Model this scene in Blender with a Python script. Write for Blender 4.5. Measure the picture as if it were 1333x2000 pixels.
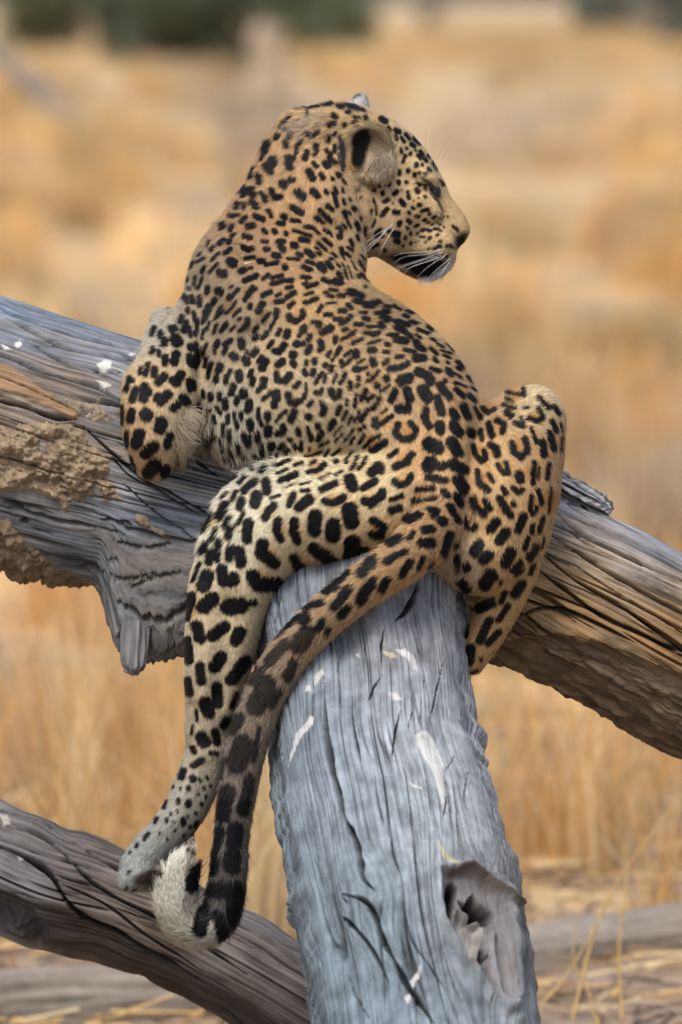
import bpy, math, random
import numpy as np

# ------------------------------------------------------------------ camera, sky, sun, exposure
scene = bpy.context.scene
for ob in list(bpy.data.objects):
    bpy.data.objects.remove(ob)

CAM_H = 2.45                      # camera height above the ground (m)
PITCH = math.atan(0.1)            # looking slightly down, horizon at the top of the frame
CAM = np.array((0.0, -10.0, CAM_H))
FWD = np.array((0.0, math.cos(PITCH), -math.sin(PITCH)))
UPV = np.array((0.0, math.sin(PITCH), math.cos(PITCH)))
RGT = np.array((1.0, 0.0, 0.0))

cam_data = bpy.data.cameras.new('camera')
cam_data.sensor_fit = 'VERTICAL'
cam_data.sensor_height = 24.0
cam_data.lens = 120.0
cam_data.clip_start = 0.5
cam_data.clip_end = 6000.0
cam_data.dof.use_dof = True
cam_data.dof.focus_distance = 10.0
cam_data.dof.aperture_fstop = 1.65
cam_data.dof.aperture_blades = 0
cam = bpy.data.objects.new('camera', cam_data)
cam.location = CAM
cam.rotation_euler = (math.pi / 2 - PITCH, 0, 0)
scene.collection.objects.link(cam)
scene.camera = cam

SUN_EL, SUN_AZ = math.radians(58), math.radians(-20)   # azimuth measured from -Y (behind the camera) towards +X
world = bpy.data.worlds.new('World')
scene.world = world
world.use_nodes = True
wn = world.node_tree.nodes
wl = world.node_tree.links
wn.clear()
sky_n = wn.new('ShaderNodeTexSky')
sky_n.sky_type = 'NISHITA'
sky_n.sun_disc = False
sky_n.sun_elevation = SUN_EL
sky_n.sun_rotation = math.pi - SUN_AZ
sky_n.air_density = 1.0
sky_n.dust_density = 3.0
sky_n.ozone_density = 1.0
bg_n = wn.new('ShaderNodeBackground')
bg_n.inputs['Strength'].default_value = 0.105
out_n = wn.new('ShaderNodeOutputWorld')
wl.new(sky_n.outputs[0], bg_n.inputs[0])
wl.new(bg_n.outputs[0], out_n.inputs[0])

sun_data = bpy.data.lights.new('sun', 'SUN')
sun_data.energy = 1.5
sun_data.angle = math.radians(22)
sun_data.color = (1.0, 0.96, 0.90)
sun = bpy.data.objects.new('sun', sun_data)
sun_dir = np.array((math.sin(SUN_AZ) * math.cos(SUN_EL), -math.cos(SUN_AZ) * math.cos(SUN_EL), math.sin(SUN_EL)))
from mathutils import Vector
sun.rotation_euler = Vector(sun_dir).to_track_quat('Z', 'Y').to_euler()
sun.location = (0, -5, 12)
scene.collection.objects.link(sun)

scene.view_settings.view_transform = 'Standard'
scene.view_settings.look = 'None'
scene.view_settings.gamma = 1.0
scene.view_settings.use_curve_mapping = False
scene.view_settings.exposure = 0.84
scene.render.engine = 'CYCLES'
scene.cycles.use_denoising = True
scene.cycles.denoiser = 'OPENIMAGEDENOISE'
scene.cycles.denoising_prefilter = 'ACCURATE'
scene.cycles.max_bounces = 6
scene.cycles.diffuse_bounces = 3
scene.cycles.glossy_bounces = 2
scene.cycles.transparent_max_bounces = 8
scene.cycles.sample_clamp_indirect = 4.0

# ------------------------------------------------------------------ helpers
RNG = np.random.default_rng(7)
random.seed(7)

def at(px, py, d):
    """measured point (mm across, mm down, mm deeper than the 10 m subject distance) -> world metres"""
    px = np.asarray(px, float); py = np.asarray(py, float); d = np.asarray(d, float)
    t = 10.0 + d / 1000.0
    a = (px - 666.5) / 10000.0
    b = (1000.0 - py) / 10000.0
    return (CAM + t[..., None] * (FWD + a[..., None] * RGT + b[..., None] * UPV))

def ground_at(px, py):
    """point of the ground seen at a measured bearing"""
    a = (px - 666.5) / 10000.0; b = (1000.0 - py) / 10000.0
    v = FWD + a * RGT + b * UPV
    t = -CAM_H / v[2]
    return CAM + t * v

_perm = RNG.permutation(256).astype(np.int32)
_perm = np.concatenate([_perm, _perm, _perm])
_grad = RNG.normal(size=(256, 3)).astype(np.float32)
_grad /= np.linalg.norm(_grad, axis=1)[:, None]

_gx, _gy, _gz = (np.ascontiguousarray(_grad[:, k]) for k in range(3))

def noise3(p):
    """gradient noise about -0.7..0.7"""
    p = np.asarray(p, np.float32)
    shape = p.shape[:-1]
    p = p.reshape(-1, 3)
    X, Y, Z_ = (np.ascontiguousarray(p[:, k]) for k in range(3))
    fx, fy, fz = np.floor(X), np.floor(Y), np.floor(Z_)
    ix, iy, iz = fx.astype(np.int32) & 255, fy.astype(np.int32) & 255, fz.astype(np.int32) & 255
    X -= fx; Y -= fy; Z_ -= fz
    u, v, w = (t * t * t * (t * (t * 6 - 15) + 10) for t in (X, Y, Z_))
    jy, jz = (iy + 1) & 255, (iz + 1) & 255
    out = 0
    for dx in (0, 1):
        A = _perm.take(ix + dx); wx = u if dx else 1 - u; px_ = X - dx
        sy = 0
        for dy in (0, 1):
            B = _perm.take(A + (jy if dy else iy)); wy = v if dy else 1 - v; py_ = Y - dy
            h0 = _perm.take(B + iz) & 255; h1 = _perm.take(B + jz) & 255
            n0 = _gx.take(h0) * px_ + _gy.take(h0) * py_ + _gz.take(h0) * Z_
            n1 = _gx.take(h1) * px_ + _gy.take(h1) * py_ + _gz.take(h1) * (Z_ - 1)
            sy = sy + wy * (n0 + w * (n1 - n0))
        out = out + wx * sy
    return (out * 1.3).reshape(shape)

def fbm(p, octaves=4, gain=0.5, lac=2.03):
    p = np.asarray(p, np.float32); a = 1.0; s = 0
    for k in range(octaves):
        s = s + a * noise3(p + 17.3 * k)
        p = p * lac; a *= gain
    return s

def sstep(a, b, x):
    t = np.clip((x - a) / (b - a), 0, 1)
    return t * t * (3 - 2 * t)

def catmull(pts, n):
    """smooth curve through control rows, n samples per span"""
    pts = np.asarray(pts, float)
    P = np.vstack([2 * pts[0] - pts[1], pts, 2 * pts[-1] - pts[-2]])
    out = []
    for k in range(len(pts) - 1):
        t = np.linspace(0, 1, n, endpoint=False)[:, None]
        p0, p1, p2, p3 = P[k], P[k + 1], P[k + 2], P[k + 3]
        out.append(0.5 * (2 * p1 + (p2 - p0) * t + (2 * p0 - 5 * p1 + 4 * p2 - p3) * t ** 2 + (3 * p1 - p0 - 3 * p2 + p3) * t ** 3))
    out.append(pts[-1:])
    return np.vstack(out)

def link(o, parent=None):
    scene.collection.objects.link(o)
    if parent is not None:
        o.parent = parent
    return o

def mesh_np(name, verts, faces, mat=None, parent=None, smooth=True, colors=None, attrs=None):
    """one mesh object from numpy vertices and (n,3|4) faces"""
    me = bpy.data.meshes.new(name)
    verts = np.asarray(verts, np.float32)
    faces = np.asarray(faces, np.int32)
    nv, nf, k = len(verts), len(faces), faces.shape[1]
    me.vertices.add(nv); me.vertices.foreach_set('co', verts.ravel())
    me.loops.add(nf * k); me.loops.foreach_set('vertex_index', faces.ravel())
    me.polygons.add(nf)
    me.polygons.foreach_set('loop_start', np.arange(0, nf * k, k, dtype=np.int32))
    me.polygons.foreach_set('loop_total', np.full(nf, k, np.int32))
    if smooth:
        me.polygons.foreach_set('use_smooth', np.ones(nf, bool))
    me.update(calc_edges=True)
    me.validate()
    if colors is not None:
        a = me.attributes.new('tone', 'FLOAT_COLOR', 'POINT')
        c = np.ones((nv, 4), np.float32); c[:, :3] = colors
        a.data.foreach_set('color', c.ravel())
    for key, val in (attrs or {}).items():
        val = np.asarray(val, np.float32)
        if val.ndim == 1:
            a = me.attributes.new(key, 'FLOAT', 'POINT'); a.data.foreach_set('value', val)
        else:
            a = me.attributes.new(key, 'FLOAT_VECTOR', 'POINT'); a.data.foreach_set('vector', val.ravel())
    o = bpy.data.objects.new(name, me)
    if mat:
        me.materials.append(mat)
    return link(o, parent)

def tag(o, label, cat, group=None):
    o['label'] = label; o['category'] = cat
    if group:
        o['group'] = group
    return o

def empty(name, loc):
    o = bpy.data.objects.new(name, None)
    o.empty_display_size = 0.1
    o.location = loc
    scene.collection.objects.link(o)
    return o

def adopt(parent, child):
    child.parent = parent
    child.matrix_parent_inverse = parent.matrix_basis.inverted()
    return child

def srgb(r, g, b):
    c = np.array((r, g, b)) / 255.0
    return np.where(c <= 0.04045, c / 12.92, ((c + 0.055) / 1.055) ** 2.4)

class NT:
    """small shader graph builder"""
    def __init__(self, name):
        self.m = bpy.data.materials.new(name); self.m.use_nodes = True
        self.t = self.m.node_tree; self.t.nodes.clear()
        self.out = self.t.nodes.new('ShaderNodeOutputMaterial')
    def n(self, kind, **kw):
        nd = self.t.nodes.new(kind)
        for k, v in kw.items():
            if k.startswith('i_'):
                key = k[2:]
                key = int(key) if key.isdigit() else key.replace('_', ' ')
                nd.inputs[key].default_value = v
            else:
                setattr(nd, k, v)
        return nd
    def l(self, a, b):
        self.t.links.new(a, b)
    def math(self, op, a, b=None, clamp=False):
        nd = self.n('ShaderNodeMath', operation=op, use_clamp=clamp)
        for k, v in ((0, a), (1, b)):
            if v is None: continue
            if isinstance(v, (int, float)): nd.inputs[k].default_value = v
            else: self.l(v, nd.inputs[k])
        return nd.outputs[0]
    def mix(self, fac, a, b, mode='MIX'):
        nd = self.n('ShaderNodeMix', data_type='RGBA', blend_type=mode)
        for key, v in ((0, fac), (6, a), (7, b)):
            if isinstance(v, (int, float)): nd.inputs[key].default_value = v
            elif isinstance(v, (tuple, list, np.ndarray)): nd.inputs[key].default_value = (*[float(q) for q in v[:3]], 1)
            else: self.l(v, nd.inputs[key])
        return nd.outputs[2]
    def ramp(self, fac, stops):
        nd = self.n('ShaderNodeValToRGB')
        cr = nd.color_ramp
        while len(cr.elements) < len(stops): cr.elements.new(0.5)
        for e, (p, c) in zip(cr.elements, stops):
            e.position = p
            e.color = (*[float(q) for q in c[:3]], 1) if hasattr(c, '__len__') else (c, c, c, 1)
        self.l(fac, nd.inputs[0])
        return nd.outputs[0]
    def noise(self, vec, scale, detail=4, rough=0.55, dist=0.0):
        nd = self.n('ShaderNodeTexNoise', i_Scale=scale, i_Detail=detail, i_Roughness=rough, i_Distortion=dist)
        if vec is not None: self.l(vec, nd.inputs['Vector'])
        return nd.outputs[0]
    def bsdf(self, color, rough=0.7, spec=0.3, normal=None, **kw):
        nd = self.n('ShaderNodeBsdfPrincipled')
        if isinstance(color, (tuple, list, np.ndarray)): nd.inputs['Base Color'].default_value = (*[float(q) for q in color[:3]], 1)
        else: self.l(color, nd.inputs['Base Color'])
        if isinstance(rough, (int, float)): nd.inputs['Roughness'].default_value = rough
        else: self.l(rough, nd.inputs['Roughness'])
        nd.inputs['Specular IOR Level'].default_value = spec
        for k, v in kw.items():
            nd.inputs[k.replace('_', ' ')].default_value = v
        if normal is not None: self.l(normal, nd.inputs['Normal'])
        self.l(nd.outputs[0], self.out.inputs['Surface'])
        return nd
    def bump(self, height, strength=0.5, dist=0.002, normal=None):
        nd = self.n('ShaderNodeBump', i_Strength=strength, i_Distance=dist)
        self.l(height, nd.inputs['Height'])
        if normal is not None: self.l(normal, nd.inputs['Normal'])
        return nd.outputs[0]
    def attr(self, name, out='Color'):
        return self.n('ShaderNodeAttribute', attribute_name=name).outputs[out]
# ------------------------------------------------------------------ ground
m = NT('dry_ground')
pos = m.n('ShaderNodeNewGeometry').outputs['Position']
n1 = m.noise(pos, 0.35, 5, 0.6)
n2 = m.noise(pos, 2.3, 5, 0.65)
n3 = m.noise(pos, 14.0, 4, 0.7)
straw = m.mix(n2, srgb(202, 166, 114), srgb(230, 196, 142))
soil = m.mix(n3, srgb(122, 110, 102), srgb(172, 154, 138))
f = m.math('ADD', m.math('MULTIPLY', n1, 0.6), m.math('MULTIPLY', n2, 0.5))
sep = m.n('ShaderNodeSeparateXYZ'); m.l(pos, sep.inputs[0])
near = m.ramp(m.math('ADD', m.math('MULTIPLY', sep.outputs[1], 0.1), m.math('MULTIPLY', n1, 0.35)), [(0.42, 0.25), (0.75, 1.0)])
col = m.mix(m.math('MULTIPLY', m.ramp(f, [(0.46, 0.0), (0.62, 1.0)]), near), soil, straw)
m.bsdf(col, 0.95, 0.1, normal=m.bump(m.math('ADD', n3, m.math('MULTIPLY', n2, 2.0)), 0.6, 0.03))
gy_ = np.concatenate([np.linspace(-14, 40, 110), np.geomspace(41, 4000, 60)])
gx_ = np.concatenate([-np.geomspace(3000, 9, 40), np.linspace(-8.5, 8.5, 60), np.geomspace(9, 3000, 40)])
GX, GY = np.meshgrid(gx_, gy_, indexing='ij')
GZ = 0.05 * noise3(np.stack([GX / 2.3, GY / 2.3, 0 * GX], -1)) + 0.02 * noise3(np.stack([GX / .6, GY / .6, 0 * GX + 5], -1))
V = np.stack([GX, GY, GZ], -1).reshape(-1, 3)
ni, nj = GX.shape
I = np.arange(ni * nj).reshape(ni, nj)
F = np.stack([I[:-1, :-1], I[1:, :-1], I[1:, 1:], I[:-1, 1:]], -1).reshape(-1, 4)
ground = mesh_np('ground', V, F, m.m)
ground['kind'] = 'structure'

# ------------------------------------------------------------------ dry grass
def blade_mesh(roots, heights, widths, lean, tone, segs=3):
    """many bent blades: returns verts, quads, colours"""
    n = len(roots)
    ang = RNG.uniform(0, 2 * math.pi, n)
    side = np.stack([np.cos(ang), np.sin(ang), np.zeros(n)], 1)
    # blades show their flat side to every direction at random
    V = np.zeros((n, segs + 1, 2, 3)); C = np.zeros((n, segs + 1, 2, 3))
    for k in range(segs + 1):
        t = k / segs
        c = roots + np.stack([lean[:, 0] * t * t, lean[:, 1] * t * t, heights * (t - 0.18 * t * t * np.hypot(lean[:, 0], lean[:, 1]) / heights)], 1)
        w = widths * (1 - 0.8 * t)
        V[:, k, 0] = c - side * w[:, None]; V[:, k, 1] = c + side * w[:, None]
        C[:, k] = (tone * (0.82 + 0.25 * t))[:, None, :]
    base = np.arange(n)[:, None] * (2 * (segs + 1))
    F = np.concatenate([np.stack([base + 2 * k, base + 2 * k + 1, base + 2 * k + 3, base + 2 * k + 2], -1) for k in range(segs)], 1).reshape(-1, 4)
    return V.reshape(-1, 3), F, C.reshape(-1, 3)

def tufts(n, ymin, ymax, blades, hmin, hmax, w, spread_m, segs, patch=0.0, seed=0, xpad=1.5, vary=0.15):
    yy = (RNG.random(n) ** 1.0) * (ymax - ymin) + ymin
    half = 0.068 * (yy + 10) + xpad
    xx = RNG.uniform(-1, 1, n) * half
    fq = 14.0 / (10 + yy)
    keep = noise3(np.stack([xx * 2.6 * fq + seed, yy * 0.9 * fq, 0 * xx], 1)) + 0.6 * noise3(np.stack([xx * 3.9 * fq + seed, yy * 1.3 * fq, 0 * xx + 3], 1)) > patch
    xx, yy = xx[keep], yy[keep]
    n = len(xx)
    pal = np.array([srgb(236, 202, 146), srgb(230, 184, 116), srgb(246, 222, 176), srgb(214, 174, 120), srgb(200, 174, 144)])
    tone = pal[RNG.choice(5, n, p=(.34, .26, .18, .14, .08))] * RNG.uniform(1.0 - vary, 1.0 + 0.7 * vary, (n, 1))
    tone = tone * (1 + 0.5 * noise3(np.stack([xx * 1.8 * fq[keep], yy * 0.7 * fq[keep], 0 * xx + 11], 1)))[:, None]
    gm = sstep(0.1, 0.5, noise3(np.stack([xx * 1.1 * fq[keep], yy * 0.45 * fq[keep], 0 * xx + 31], 1)))[:, None] * 0.6
    tone = tone * (1 - gm) + tone.mean(1, keepdims=True) * np.array((1.02, 0.93, 0.84)) * 0.85 * gm
    hh = RNG.uniform(hmin, hmax, n)
    rep = blades
    rx = np.repeat(xx, rep) + RNG.normal(0, spread_m, n * rep); ry = np.repeat(yy, rep) + RNG.normal(0, spread_m, n * rep)
    roots = np.stack([rx, ry, np.full(n * rep, -0.03)], 1)
    h = np.repeat(hh, rep) * RNG.uniform(0.5, 1.15, n * rep)
    lean = RNG.normal(0, 0.24, (n * rep, 2)) * h[:, None]
    t = np.repeat(tone, rep, 0) * RNG.uniform(0.75, 1.15, (n * rep, 1))
    return blade_mesh(roots, h, np.full(n * rep, w) * RNG.uniform(0.6, 1.3, n * rep), lean, t, segs)

m = NT('dry_grass')
tone = m.attr('tone')
bs = m.bsdf(tone, 0.7, 0.15)
tr = m.n('ShaderNodeBsdfTranslucent'); m.l(tone, tr.inputs[0])
ms = m.n('ShaderNodeMixShader'); ms.inputs[0].default_value = 0.35
m.l(bs.outputs[0], ms.inputs[1]); m.l(tr.outputs[0], ms.inputs[2]); m.l(ms.outputs[0], m.out.inputs[0])
grass_mat = m.m
sets = [tufts(420, 2.8, 7.0, 34, 0.3, 0.72, 0.0036, 0.05, 3, patch=-0.02, seed=4),
        tufts(900, 6.5, 18, 58, 0.3, 0.72, 0.0046, 0.06, 3, patch=-0.02, seed=1, vary=0.25),
        tufts(1300, 5.0, 18, 8, 0.12, 0.3, 0.004, 0.2, 2, patch=-0.3, seed=6),
        tufts(760, 18, 60, 100, 0.32, 0.68, 0.009, 0.15, 2, patch=0.0, seed=2, vary=0.4),
        tufts(1500, 18, 60, 10, 0.12, 0.25, 0.008, 0.4, 1, patch=-0.2, seed=7),
        tufts(2000, 60, 170, 36, 0.35, 0.8, 0.022, 0.28, 2, patch=-0.12, seed=3, xpad=6, vary=0.45),
        tufts(3600, 170, 420, 9, 0.3, 0.65, 0.06, 0.8, 1, patch=-0.3, seed=8, xpad=12, vary=0.3)]
vs, fs, cs, off = [], [], [], 0
for v, f_, c in sets:
    vs.append(v); fs.append(f_ + off); cs.append(c); off += len(v)
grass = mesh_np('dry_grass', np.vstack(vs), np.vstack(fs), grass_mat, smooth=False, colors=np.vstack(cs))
grass['kind'] = 'stuff'
grass['label'] = 'golden dry grass covering the plain behind the leopard'

# broken straw and crumbs of bark lying on the bare soil
n = 5200
yy = RNG.uniform(0.2, 7.5, n); xx = RNG.uniform(-1, 1, n) * (0.075 * (yy + 10) + 0.8)
a_ = RNG.uniform(0, math.pi, n); ln = RNG.gamma(2.0, 0.035, n) + 0.015; wd = RNG.uniform(0.003, 0.009, n)
c0 = np.stack([xx, yy, 0.012 + 0.05 * noise3(np.stack([xx / 2.3, yy / 2.3, 0 * xx], -1)) + 0.02 * noise3(np.stack([xx / .6, yy / .6, 0 * xx + 5], -1)) + RNG.uniform(0, 0.02, n)], 1)
u_ = np.stack([np.cos(a_), np.sin(a_), RNG.normal(0, .12, n)], 1); v_ = np.stack([-np.sin(a_), np.cos(a_), 0 * a_], 1)
V = np.stack([c0 - u_ * ln[:, None] - v_ * wd[:, None], c0 + u_ * ln[:, None] - v_ * wd[:, None] * .5, c0 + u_ * ln[:, None] + v_ * wd[:, None] * .5 + (0, 0, .004), c0 - u_ * ln[:, None] + v_ * wd[:, None] + (0, 0, .004)], 1).reshape(-1, 3)
pal = np.array([srgb(226, 190, 128), srgb(176, 140, 96), srgb(120, 104, 92), srgb(90, 78, 70), srgb(236, 212, 164)])
C = np.repeat(pal[RNG.integers(0, 5, n)], 4, 0)
litter = mesh_np('ground_litter', V, np.arange(4 * n).reshape(-1, 4), grass_mat, smooth=False, colors=C)
litter['kind'] = 'stuff'
litter['label'] = 'broken straw and bark crumbs scattered on the bare soil'

# ------------------------------------------------------------------ far shrubs and trees
def leaf_crown(name, centre, radii, n, size, pal, parent, mat, gap=0.05, lobes=7):
    """crown of many small leaf faces gathered in clumps"""
    k = 0; P = []
    lob = np.array([np.array(centre) + np.array(radii) * RNG.uniform(-0.62, 0.62, 3) for _ in range(lobes)])
    lr = RNG.uniform(0.35, 0.62, lobes)
    while k < n:
        q = RNG.normal(0, 1, (n, 3)); q /= np.linalg.norm(q, axis=1)[:, None]
        j = RNG.integers(0, lobes, n)
        p = lob[j] + q * (RNG.random(n) ** 0.45)[:, None] * lr[j][:, None] * np.array(radii)
        p = p[noise3(p / (np.mean(radii) * 0.28)) > gap - 0.35]
        p = p[p[:, 2] > 0.05]
        P.append(p); k += len(p)
    P = np.vstack(P)[:n]
    a = RNG.normal(0, 1, (n, 3)); a /= np.linalg.norm(a, axis=1)[:, None]
    b = np.cross(a, RNG.normal(0, 1, (n, 3))); b /= np.linalg.norm(b, axis=1)[:, None]
    s = size * RNG.uniform(0.6, 1.4, n)[:, None]
    V = np.stack([P - a * s, P - b * s * 0.45, P + a * s, P + b * s * 0.45], 1).reshape(-1, 3)
    F = np.arange(4 * n).reshape(-1, 4)
    pal = np.array(pal)
    C = np.repeat(pal[RNG.integers(0, len(pal), n)] * RNG.uniform(0.7, 1.25, (n, 1)), 4, 0)
    return mesh_np(name, V, F, mat, parent, smooth=False, colors=C)

def limb_tube(name, rows, mat, parent, seg=10, sub=4):
    """tapered world-space tube through rows (x, y, z, r)"""
    c = catmull(rows, sub) if len(rows) > 2 else np.asarray(rows, float)
    T = np.gradient(c[:, :3], axis=0); T /= np.linalg.norm(T, axis=1)[:, None]
    ref = np.array((0.31, 0.9, 0.13)); A = np.cross(T, ref); A /= np.linalg.norm(A, axis=1)[:, None]; B = np.cross(T, A)
    th = np.linspace(0, 2 * math.pi, seg, endpoint=False)
    R = c[:, 3][:, None] * (1 + 0.12 * noise3(np.stack([np.cos(th)[None, :] + 0 * c[:, :1], np.sin(th)[None, :] + c[:, 2:3] * 1.5, c[:, :1] + 0 * th[None, :]], -1)))
    V = c[:, None, :3] + R[..., None] * (np.cos(th)[None, :, None] * A[:, None] + np.sin(th)[None, :, None] * B[:, None])
    n = len(c); I = np.arange(n * seg).reshape(n, seg); J = np.roll(I, -1, 1)
    F = np.stack([I[:-1], J[:-1], J[1:], I[1:]], -1).reshape(-1, 4)
    V = np.vstack([V.reshape(-1, 3), c[0, :3], c[-1, :3]])
    cap = [[I[0, (k + 1) % seg], I[0, k], n * seg, n * seg] for k in range(seg)] + [[I[-1, k], I[-1, (k + 1) % seg], n * seg + 1, n * seg + 1] for k in range(seg)]
    me = bpy.data.meshes.new(name)
    me.from_pydata(V.tolist(), [], F.tolist() + [[a, b, c_] for a, b, c_, _ in cap])
    me.polygons.foreach_set('use_smooth', np.ones(len(me.polygons), bool))
    me.materials.append(mat)
    return link(bpy.data.objects.new(name, me), parent)

m = NT('foliage'); tone = m.attr('tone'); bs = m.bsdf(tone, 0.6, 0.2)
tr = m.n('ShaderNodeBsdfTranslucent'); m.l(tone, tr.inputs[0])
ms = m.n('ShaderNodeMixShader'); ms.inputs[0].default_value = 0.25
m.l(bs.outputs[0], ms.inputs[1]); m.l(tr.outputs[0], ms.inputs[2]); m.l(ms.outputs[0], m.out.inputs[0])
leaf_mat = m.m
m = NT('grey_bark'); p_ = m.n('ShaderNodeNewGeometry').outputs['Position']
m.bsdf(m.mix(m.noise(p_, 6, 4), srgb(96, 88, 80), srgb(140, 130, 118)), 0.9, 0.1)
bark_mat = m.m

GREEN_D = [(0.148, 0.178, 0.118), (0.183, 0.212, 0.143), (0.118, 0.143, 0.104)]  # leaf tones of all three palettes lightened, haze put into the colour
GREEN_L = [(0.198, 0.226, 0.119), (0.216, 0.234, 0.134), (0.162, 0.19, 0.108)]
GREY_G = [(0.216, 0.234, 0.18), (0.288, 0.288, 0.234), (0.18, 0.198, 0.162)]

def shrub(px, py, wpx, hpx, pal, label, cat='shrub', name='shrub', n=5000, leaf=0.12, trunk_px=10, group=None):
    g = ground_at(px, py); dist = np.linalg.norm(g - CAM); s = dist / 10000.0
    r = empty(name, tuple(g)); w = wpx * s; h = hpx * s
    c = leaf_crown('crown', (0, 0, h * 0.38), (w * 0.5, w * 0.35, h * 0.5), n, leaf, pal, r, leaf_mat)
    rows = [(0, 0, -0.1, trunk_px * s), (0.05 * w, 0, h * 0.25, trunk_px * s * 0.8), (-0.04 * w, 0.1, h * 0.5, trunk_px * s * 0.5), (0.02 * w, 0, h * 0.75, trunk_px * s * 0.2)]
    limb_tube('trunk', rows, bark_mat, r)
    for k in range(4):
        a = k * 1.7 + px
        limb_tube('branch', [(0.03 * w, 0, h * (0.2 + 0.06 * k), trunk_px * s * 0.5), (math.cos(a) * w * 0.16, math.sin(a) * w * 0.12, h * 0.45, trunk_px * s * 0.32), (math.cos(a) * w * 0.3, math.sin(a) * w * 0.2, h * 0.68, trunk_px * s * 0.12)], bark_mat, r)
    tag(r, label, cat, group)
    return r

shrub(400, 140, 360, 300, GREEN_D, 'darkest green shrub in the middle of the blurred thicket at top left', n=9000, leaf=0.20, trunk_px=13)
shrub(130, 104, 330, 260, GREEN_L, 'paler green shrub at the left end of the blurred thicket', n=7000, leaf=0.22)
shrub(260, 122, 320, 330, GREEN_D, 'dark shrub between the palest and the darkest shrubs of the far thicket', n=7000, leaf=0.22)
shrub(600, 100, 270, 260, GREEN_L, 'green shrub at the right end of the blurred thicket', n=6000, leaf=0.25)
shrub(835, 52, 150, 430, GREY_G, 'lone far tree with a bare dark trunk right of the leopard head', 'tree', 'far_tree', n=2500, leaf=0.35, trunk_px=17)
shrub(1200, 62, 170, 260, GREY_G, 'far grey-green tree left of the pair at the top right corner', 'tree', 'far_tree', n=3500, leaf=0.35, trunk_px=12)
shrub(1330, 84, 190, 300, GREY_G, 'far grey-green tree at the top right corner', 'tree', 'far_tree', n=3500, leaf=0.3, trunk_px=12)

# pale stump and leaning dead branch far out on the plain
m = NT('pale_wood'); p_ = m.n('ShaderNodeNewGeometry').outputs['Position']
m.bsdf(m.mix(m.noise(p_, 5, 4), srgb(140, 126, 108), srgb(184, 164, 138)), 0.9, 0.1)
pale_mat = m.m
m = NT('grey_dead_wood'); p_ = m.n('ShaderNodeNewGeometry').outputs['Position']
m.bsdf(m.mix(m.noise(p_, 5, 4), srgb(104, 98, 94), srgb(150, 142, 134)), 0.9, 0.1)
dead_mat = m.m
g = ground_at(520, 165); s = np.linalg.norm(g - CAM) / 10000
r = empty('tree_stump', tuple(g))
limb_tube('trunk', [(0, 0, -0.2, 44 * s), (0.1, 0, 40 * s, 34 * s), (-0.1, 0, 80 * s, 30 * s), (0.05, 0, 118 * s, 20 * s)], pale_mat, r, 14)
limb_tube('broken_branch', [(0, 0, 60 * s, 16 * s), (24 * s, 0, 92 * s, 11 * s), (40 * s, 0, 112 * s, 6 * s)], pale_mat, r)
tag(r, 'pale broken stump standing in front of the far thicket', 'stump')
g = ground_at(150, 262); s = np.linalg.norm(g - CAM) / 10000
r = empty('fallen_branch', tuple(g))
limb_tube('trunk', [(20 * s, 0, 0, 24 * s), (-40 * s, 0.3, 50 * s, 24 * s), (-110 * s, 0.5, 112 * s, 20 * s), (-190 * s, 0.8, 170 * s, 15 * s)], dead_mat, r, 12)
limb_tube('side_branch', [(-60 * s, 0.3, 70 * s, 12 * s), (-70 * s, 0, 30 * s, 10 * s), (-84 * s, 0, -4 * s, 7 * s)], dead_mat, r)
tag(r, 'grey dead branch leaning out of the grass at the upper left edge', 'branch')
# ------------------------------------------------------------------ weathered wood
def poly_sd(x, y, poly):
    """signed distance to a polygon, negative inside"""
    poly = np.asarray(poly, float); n = len(poly)
    d = np.full(x.shape, 1e18); s = np.ones(x.shape)
    for i in range(n):
        a = poly[i]; b = poly[i - 1]
        ex, ey = b[0] - a[0], b[1] - a[1]
        wx, wy = x - a[0], y - a[1]
        t = np.clip((wx * ex + wy * ey) / (ex * ex + ey * ey + 1e-9), 0, 1)
        d = np.minimum(d, (wx - ex * t) ** 2 + (wy - ey * t) ** 2)
        c1 = y >= a[1]; c2 = y < b[1]; c3 = ex * wy > ey * wx
        fl = (c1 & c2 & c3) | (~c1 & ~c2 & ~c3)
        s = np.where(fl, -s, s)
    return s * np.sqrt(d)

def line_sd(x, y, pts):
    """distance to a polyline, and the side it lies on"""
    d = np.full(x.shape, 1e9); side = np.zeros(x.shape); tt = np.zeros(x.shape)
    n = len(pts) - 1
    for i, (a, b) in enumerate(zip(pts[:-1], pts[1:])):
        ex, ey = b[0] - a[0], b[1] - a[1]; L = ex * ex + ey * ey + 1e-9
        t = np.clip(((x - a[0]) * ex + (y - a[1]) * ey) / L, 0, 1)
        q = np.hypot(x - a[0] - t * ex, y - a[1] - t * ey)
        sd = np.sign(ex * (y - a[1]) - ey * (x - a[0]))
        m_ = q < d
        d = np.where(m_, q, d); side = np.where(m_, sd, side); tt = np.where(m_, (i + t) / n, tt)
    return d, side, tt

def spread(x, y, pts, sig=60.0):
    """gaussian weighted interpolation of control rows (px, py, value...)"""
    pts = np.asarray(pts, float)
    w = 0; v = 0
    for row in pts:
        r2 = (x - row[0]) ** 2 + (y - row[1]) ** 2
        g = np.exp(-r2 / (2 * sig * sig)) + 1e-9 / (1 + r2 / 1e4)
        w = w + g
        v = v + g[..., None] * row[2:]
    return v / w[..., None]

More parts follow.
